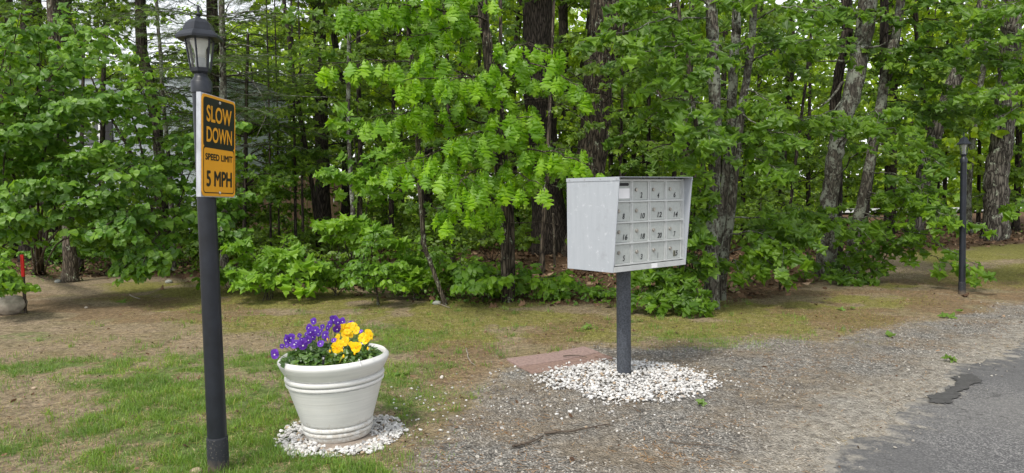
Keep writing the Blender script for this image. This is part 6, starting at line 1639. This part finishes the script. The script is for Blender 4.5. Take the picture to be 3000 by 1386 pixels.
for p in [q for q in PL if q.label.startswith(('very thin dark stem left', 'thin dark stem', 'hair thin'))]: sprays(p, 4, (1.4, 3.6), 0.9, 0.10, 2, 5)
# conifers: feathery sprays
for p, n, zr, reach in ((tG, 90, (1.9, 9.0), 3.2), (tH, 40, (1.8, 5.0), 2.0), (tI, 70, (2.3, 9.0), 2.9), (tJ, 44, (3.0, 8.5), 2.5)):
    for k in range(n):
        z = p.rng.uniform(*zr); a = p.rng.uniform(0, 2 * PI)
        o = pt_on(p, z); L = reach * (0.5 + 0.6 * p.rng.rand())
        e = o + np.array([math.cos(a) * L, math.sin(a) * L, -0.06 * L + 0.1 * p.rng.randn()])
        p.bough([o, (o + e) / 2 + np.array([0, 0, 0.06 * L]), e], 0.012, 16, 0.55, 0.115, 'needle', 0.4, 5, 0.2)
# bare arching dead twigs
for p, lst in ((tH, ([(657, 139), (684, 130), (734, 134), (770, 158)], [(645, 225), (648, 195), (674, 180), (760, 205)], [(666, 205), (700, 212), (740, 235), (775, 300), (776, 350), (750, 405)], [(660, 42), (700, 38), (760, 30), (880, 28)], [(690, 275), (760, 278), (850, 280), (985, 285)], [(657, 300), (720, 315), (760, 322)], [(700, 370), (780, 330), (870, 300)])), (tK, ([(470, 160), (490, 150), (520, 132)], [(476, 260), (500, 290), (530, 320)], [(470, 200), (440, 180), (400, 175)])),
                (big2, ([(1560, 345), (1640, 350), (1700, 362)], [(1600, 380), (1700, 390), (1790, 440), (1830, 500)], [(1590, 440), (1650, 450), (1700, 470)])), (rF, ([(1820, 520), (1880, 475), (1990, 470)], [(1820, 330), (1900, 360), (1960, 400)])), (rI, ([(2520, 130), (2560, 70), (2575, 55)], [(2490, 180), (2430, 178), (2390, 180)], [(2470, 240), (2420, 300), (2370, 330)], [(2530, 140), (2580, 135), (2600, 120)], [(2526, 60), (2500, 30), (2490, -20)]))):
    for l in lst:
        Yp = p.Y - 0.1
        p.stem([at(a_, b_, Yp - 0.25 * i) for i, (a_, b_) in enumerate(l)], 0.012 if p is not rI else 0.022, 0.004, 12, 5, 0.02, True)
for k in range(34):   # spruce's bare lower twigs against the house wall
    z = tJ.rng.uniform(0.9, 3.2); o = pt_on(tJ, z); a = tJ.rng.uniform(0, 2 * PI); L = 0.5 + 1.1 * tJ.rng.rand()
    e = o + np.array([math.cos(a) * L, math.sin(a) * L, 0.25 * tJ.rng.randn() - 0.1])
    P = tJ.stem([o, (o + e) / 2 + np.array([0, 0, 0.08]), e], 0.012, 0.003, 8, 4, 0.03, True)
    for j in (3, 5): tJ.stem([P[j], P[j] + tJ.rng.randn(3) * 0.16 - [0, 0, .05], P[j] + tJ.rng.randn(3) * 0.3 - [0, 0, .1]], 0.005, 0.002, 5, 3, 0.01, True)
# canopy leaves above the view, shading the wood's inside
for p in PL:
    if p.path[-1][2] > 8.5 if hasattr(p, 'path') else False:
        t_ = p.path[-1]
        if p.lv.count() == 0: pass
        p.canopy(t_ + np.array([0, 0.6, -0.6]), (2.3, 2.0, 1.6), 130, 0.34 if p.leaf != 'needle' else 0.4)
for p in PL: p.build()

# ---- trees far back in the wood
FARG = 'slender trees far back in the wood'
GAPS = [(225, 560, 25, 190), (2320, 2500, -20, 115), (560, 760, 0, 60), (1290, 1360, 0, 60)]
rng = RS(900)
proto = []
for k in range(6):
    p = Plant('far_tree', 'slender tree far back in the green wood', 'tree', (0, 0, 0), 910 + k, 'far', 'far', 'bark_dark', FARG)
    h = 11.0
    p.path = p.trunk([np.array([0, 0, -0.1]), np.array([0.15 * rng.randn(), 0, 3.0]), np.array([0.3 * rng.randn(), 0.1, 7]), np.array([0.4 * rng.randn(), 0.1, h])], [0.10 + 0.05 * rng.rand(), 0.09, 0.07, 0.03], 9, 0.06, 1.3); p.Y = 0
    sprays(p, 26, (1.2, 10.5), 2.2, 0.20, 3, 7, 0.7, wood=True, back=True)
    proto.append(p.build())
used = [False] * 6
nfar = 0
for k in range(150):
    Y = rng.uniform(19, 27) if k % 2 else rng.uniform(43, 52); px = rng.uniform(-250, 3250)
    if Y < 33 and px < 830: Y += 24
    if any(g[0] - 60 < px < g[1] + 60 for g in GAPS[:2]) and rng.rand() < 0.75: continue
    if nfar >= 62: break
    x = at(px, 600, Y)[0]
    i = k % 6
    o = proto[i] if not used[i] else copy_tree(proto[i])
    used[i] = True; nfar += 1
    o.location = (x, Y, 0); o.rotation_euler = (0, 0, rng.rand() * 6.28); s = 0.8 + 0.5 * rng.rand(); o.scale = (s, s, s * (0.9 + 0.2 * rng.rand()))
# leaf mass of the far wood
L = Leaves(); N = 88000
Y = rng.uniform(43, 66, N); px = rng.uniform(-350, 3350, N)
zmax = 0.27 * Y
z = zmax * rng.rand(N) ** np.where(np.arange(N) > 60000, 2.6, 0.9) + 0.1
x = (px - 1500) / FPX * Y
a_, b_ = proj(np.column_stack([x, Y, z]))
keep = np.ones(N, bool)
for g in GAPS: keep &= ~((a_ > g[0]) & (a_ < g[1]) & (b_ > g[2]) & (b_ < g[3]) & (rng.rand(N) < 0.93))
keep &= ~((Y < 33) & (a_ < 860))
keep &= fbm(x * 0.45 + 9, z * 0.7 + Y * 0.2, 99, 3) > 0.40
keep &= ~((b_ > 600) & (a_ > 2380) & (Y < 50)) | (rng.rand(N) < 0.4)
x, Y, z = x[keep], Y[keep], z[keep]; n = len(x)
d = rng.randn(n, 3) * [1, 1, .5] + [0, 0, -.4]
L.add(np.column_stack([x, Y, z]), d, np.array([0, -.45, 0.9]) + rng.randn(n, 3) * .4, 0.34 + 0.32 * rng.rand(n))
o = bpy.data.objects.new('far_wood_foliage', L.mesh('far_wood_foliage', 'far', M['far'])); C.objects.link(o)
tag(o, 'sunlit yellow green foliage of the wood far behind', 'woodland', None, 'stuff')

# undergrowth deep in the wood
L = Leaves(); N = 26000; rng = RS(77)
Y = rng.uniform(15.5, 34, N); px = rng.uniform(-300, 2420, N); x = (px - 1500) / FPX * Y
hgt_ = 0.25 + 1.25 * sstep(0.35, 0.65, fbm(x * 0.5, Y * 0.5, 55, 3)); z = hgt_ * rng.rand(N) ** 0.8
keep = (fbm(x * 0.9, Y * 0.9, 57, 3) > 0.36) & ~((Y > 21) & (Y < 33) & (px < 640) & (px > 150)) & ~((Y > 23.5) & (px < 640)) & ~((abs(Y - 21.75) < 0.5) & (px > 600) & (px < 1060))
x, Y, z = x[keep], Y[keep], z[keep]; n = len(x)
L.add(np.column_stack([x, Y, z + 0.05]), rng.randn(n, 3) * [1, 1, .4] + [0, -.2, -.2], np.array([0, -.45, 0.9]) + rng.randn(n, 3) * .4, 0.12 + 0.10 * rng.rand(n))
o = bpy.data.objects.new('undergrowth', L.mesh('undergrowth', 'mid', M['mid'])); C.objects.link(o)
tag(o, 'low leafy undergrowth covering the floor deep in the wood', 'undergrowth', None, 'stuff')
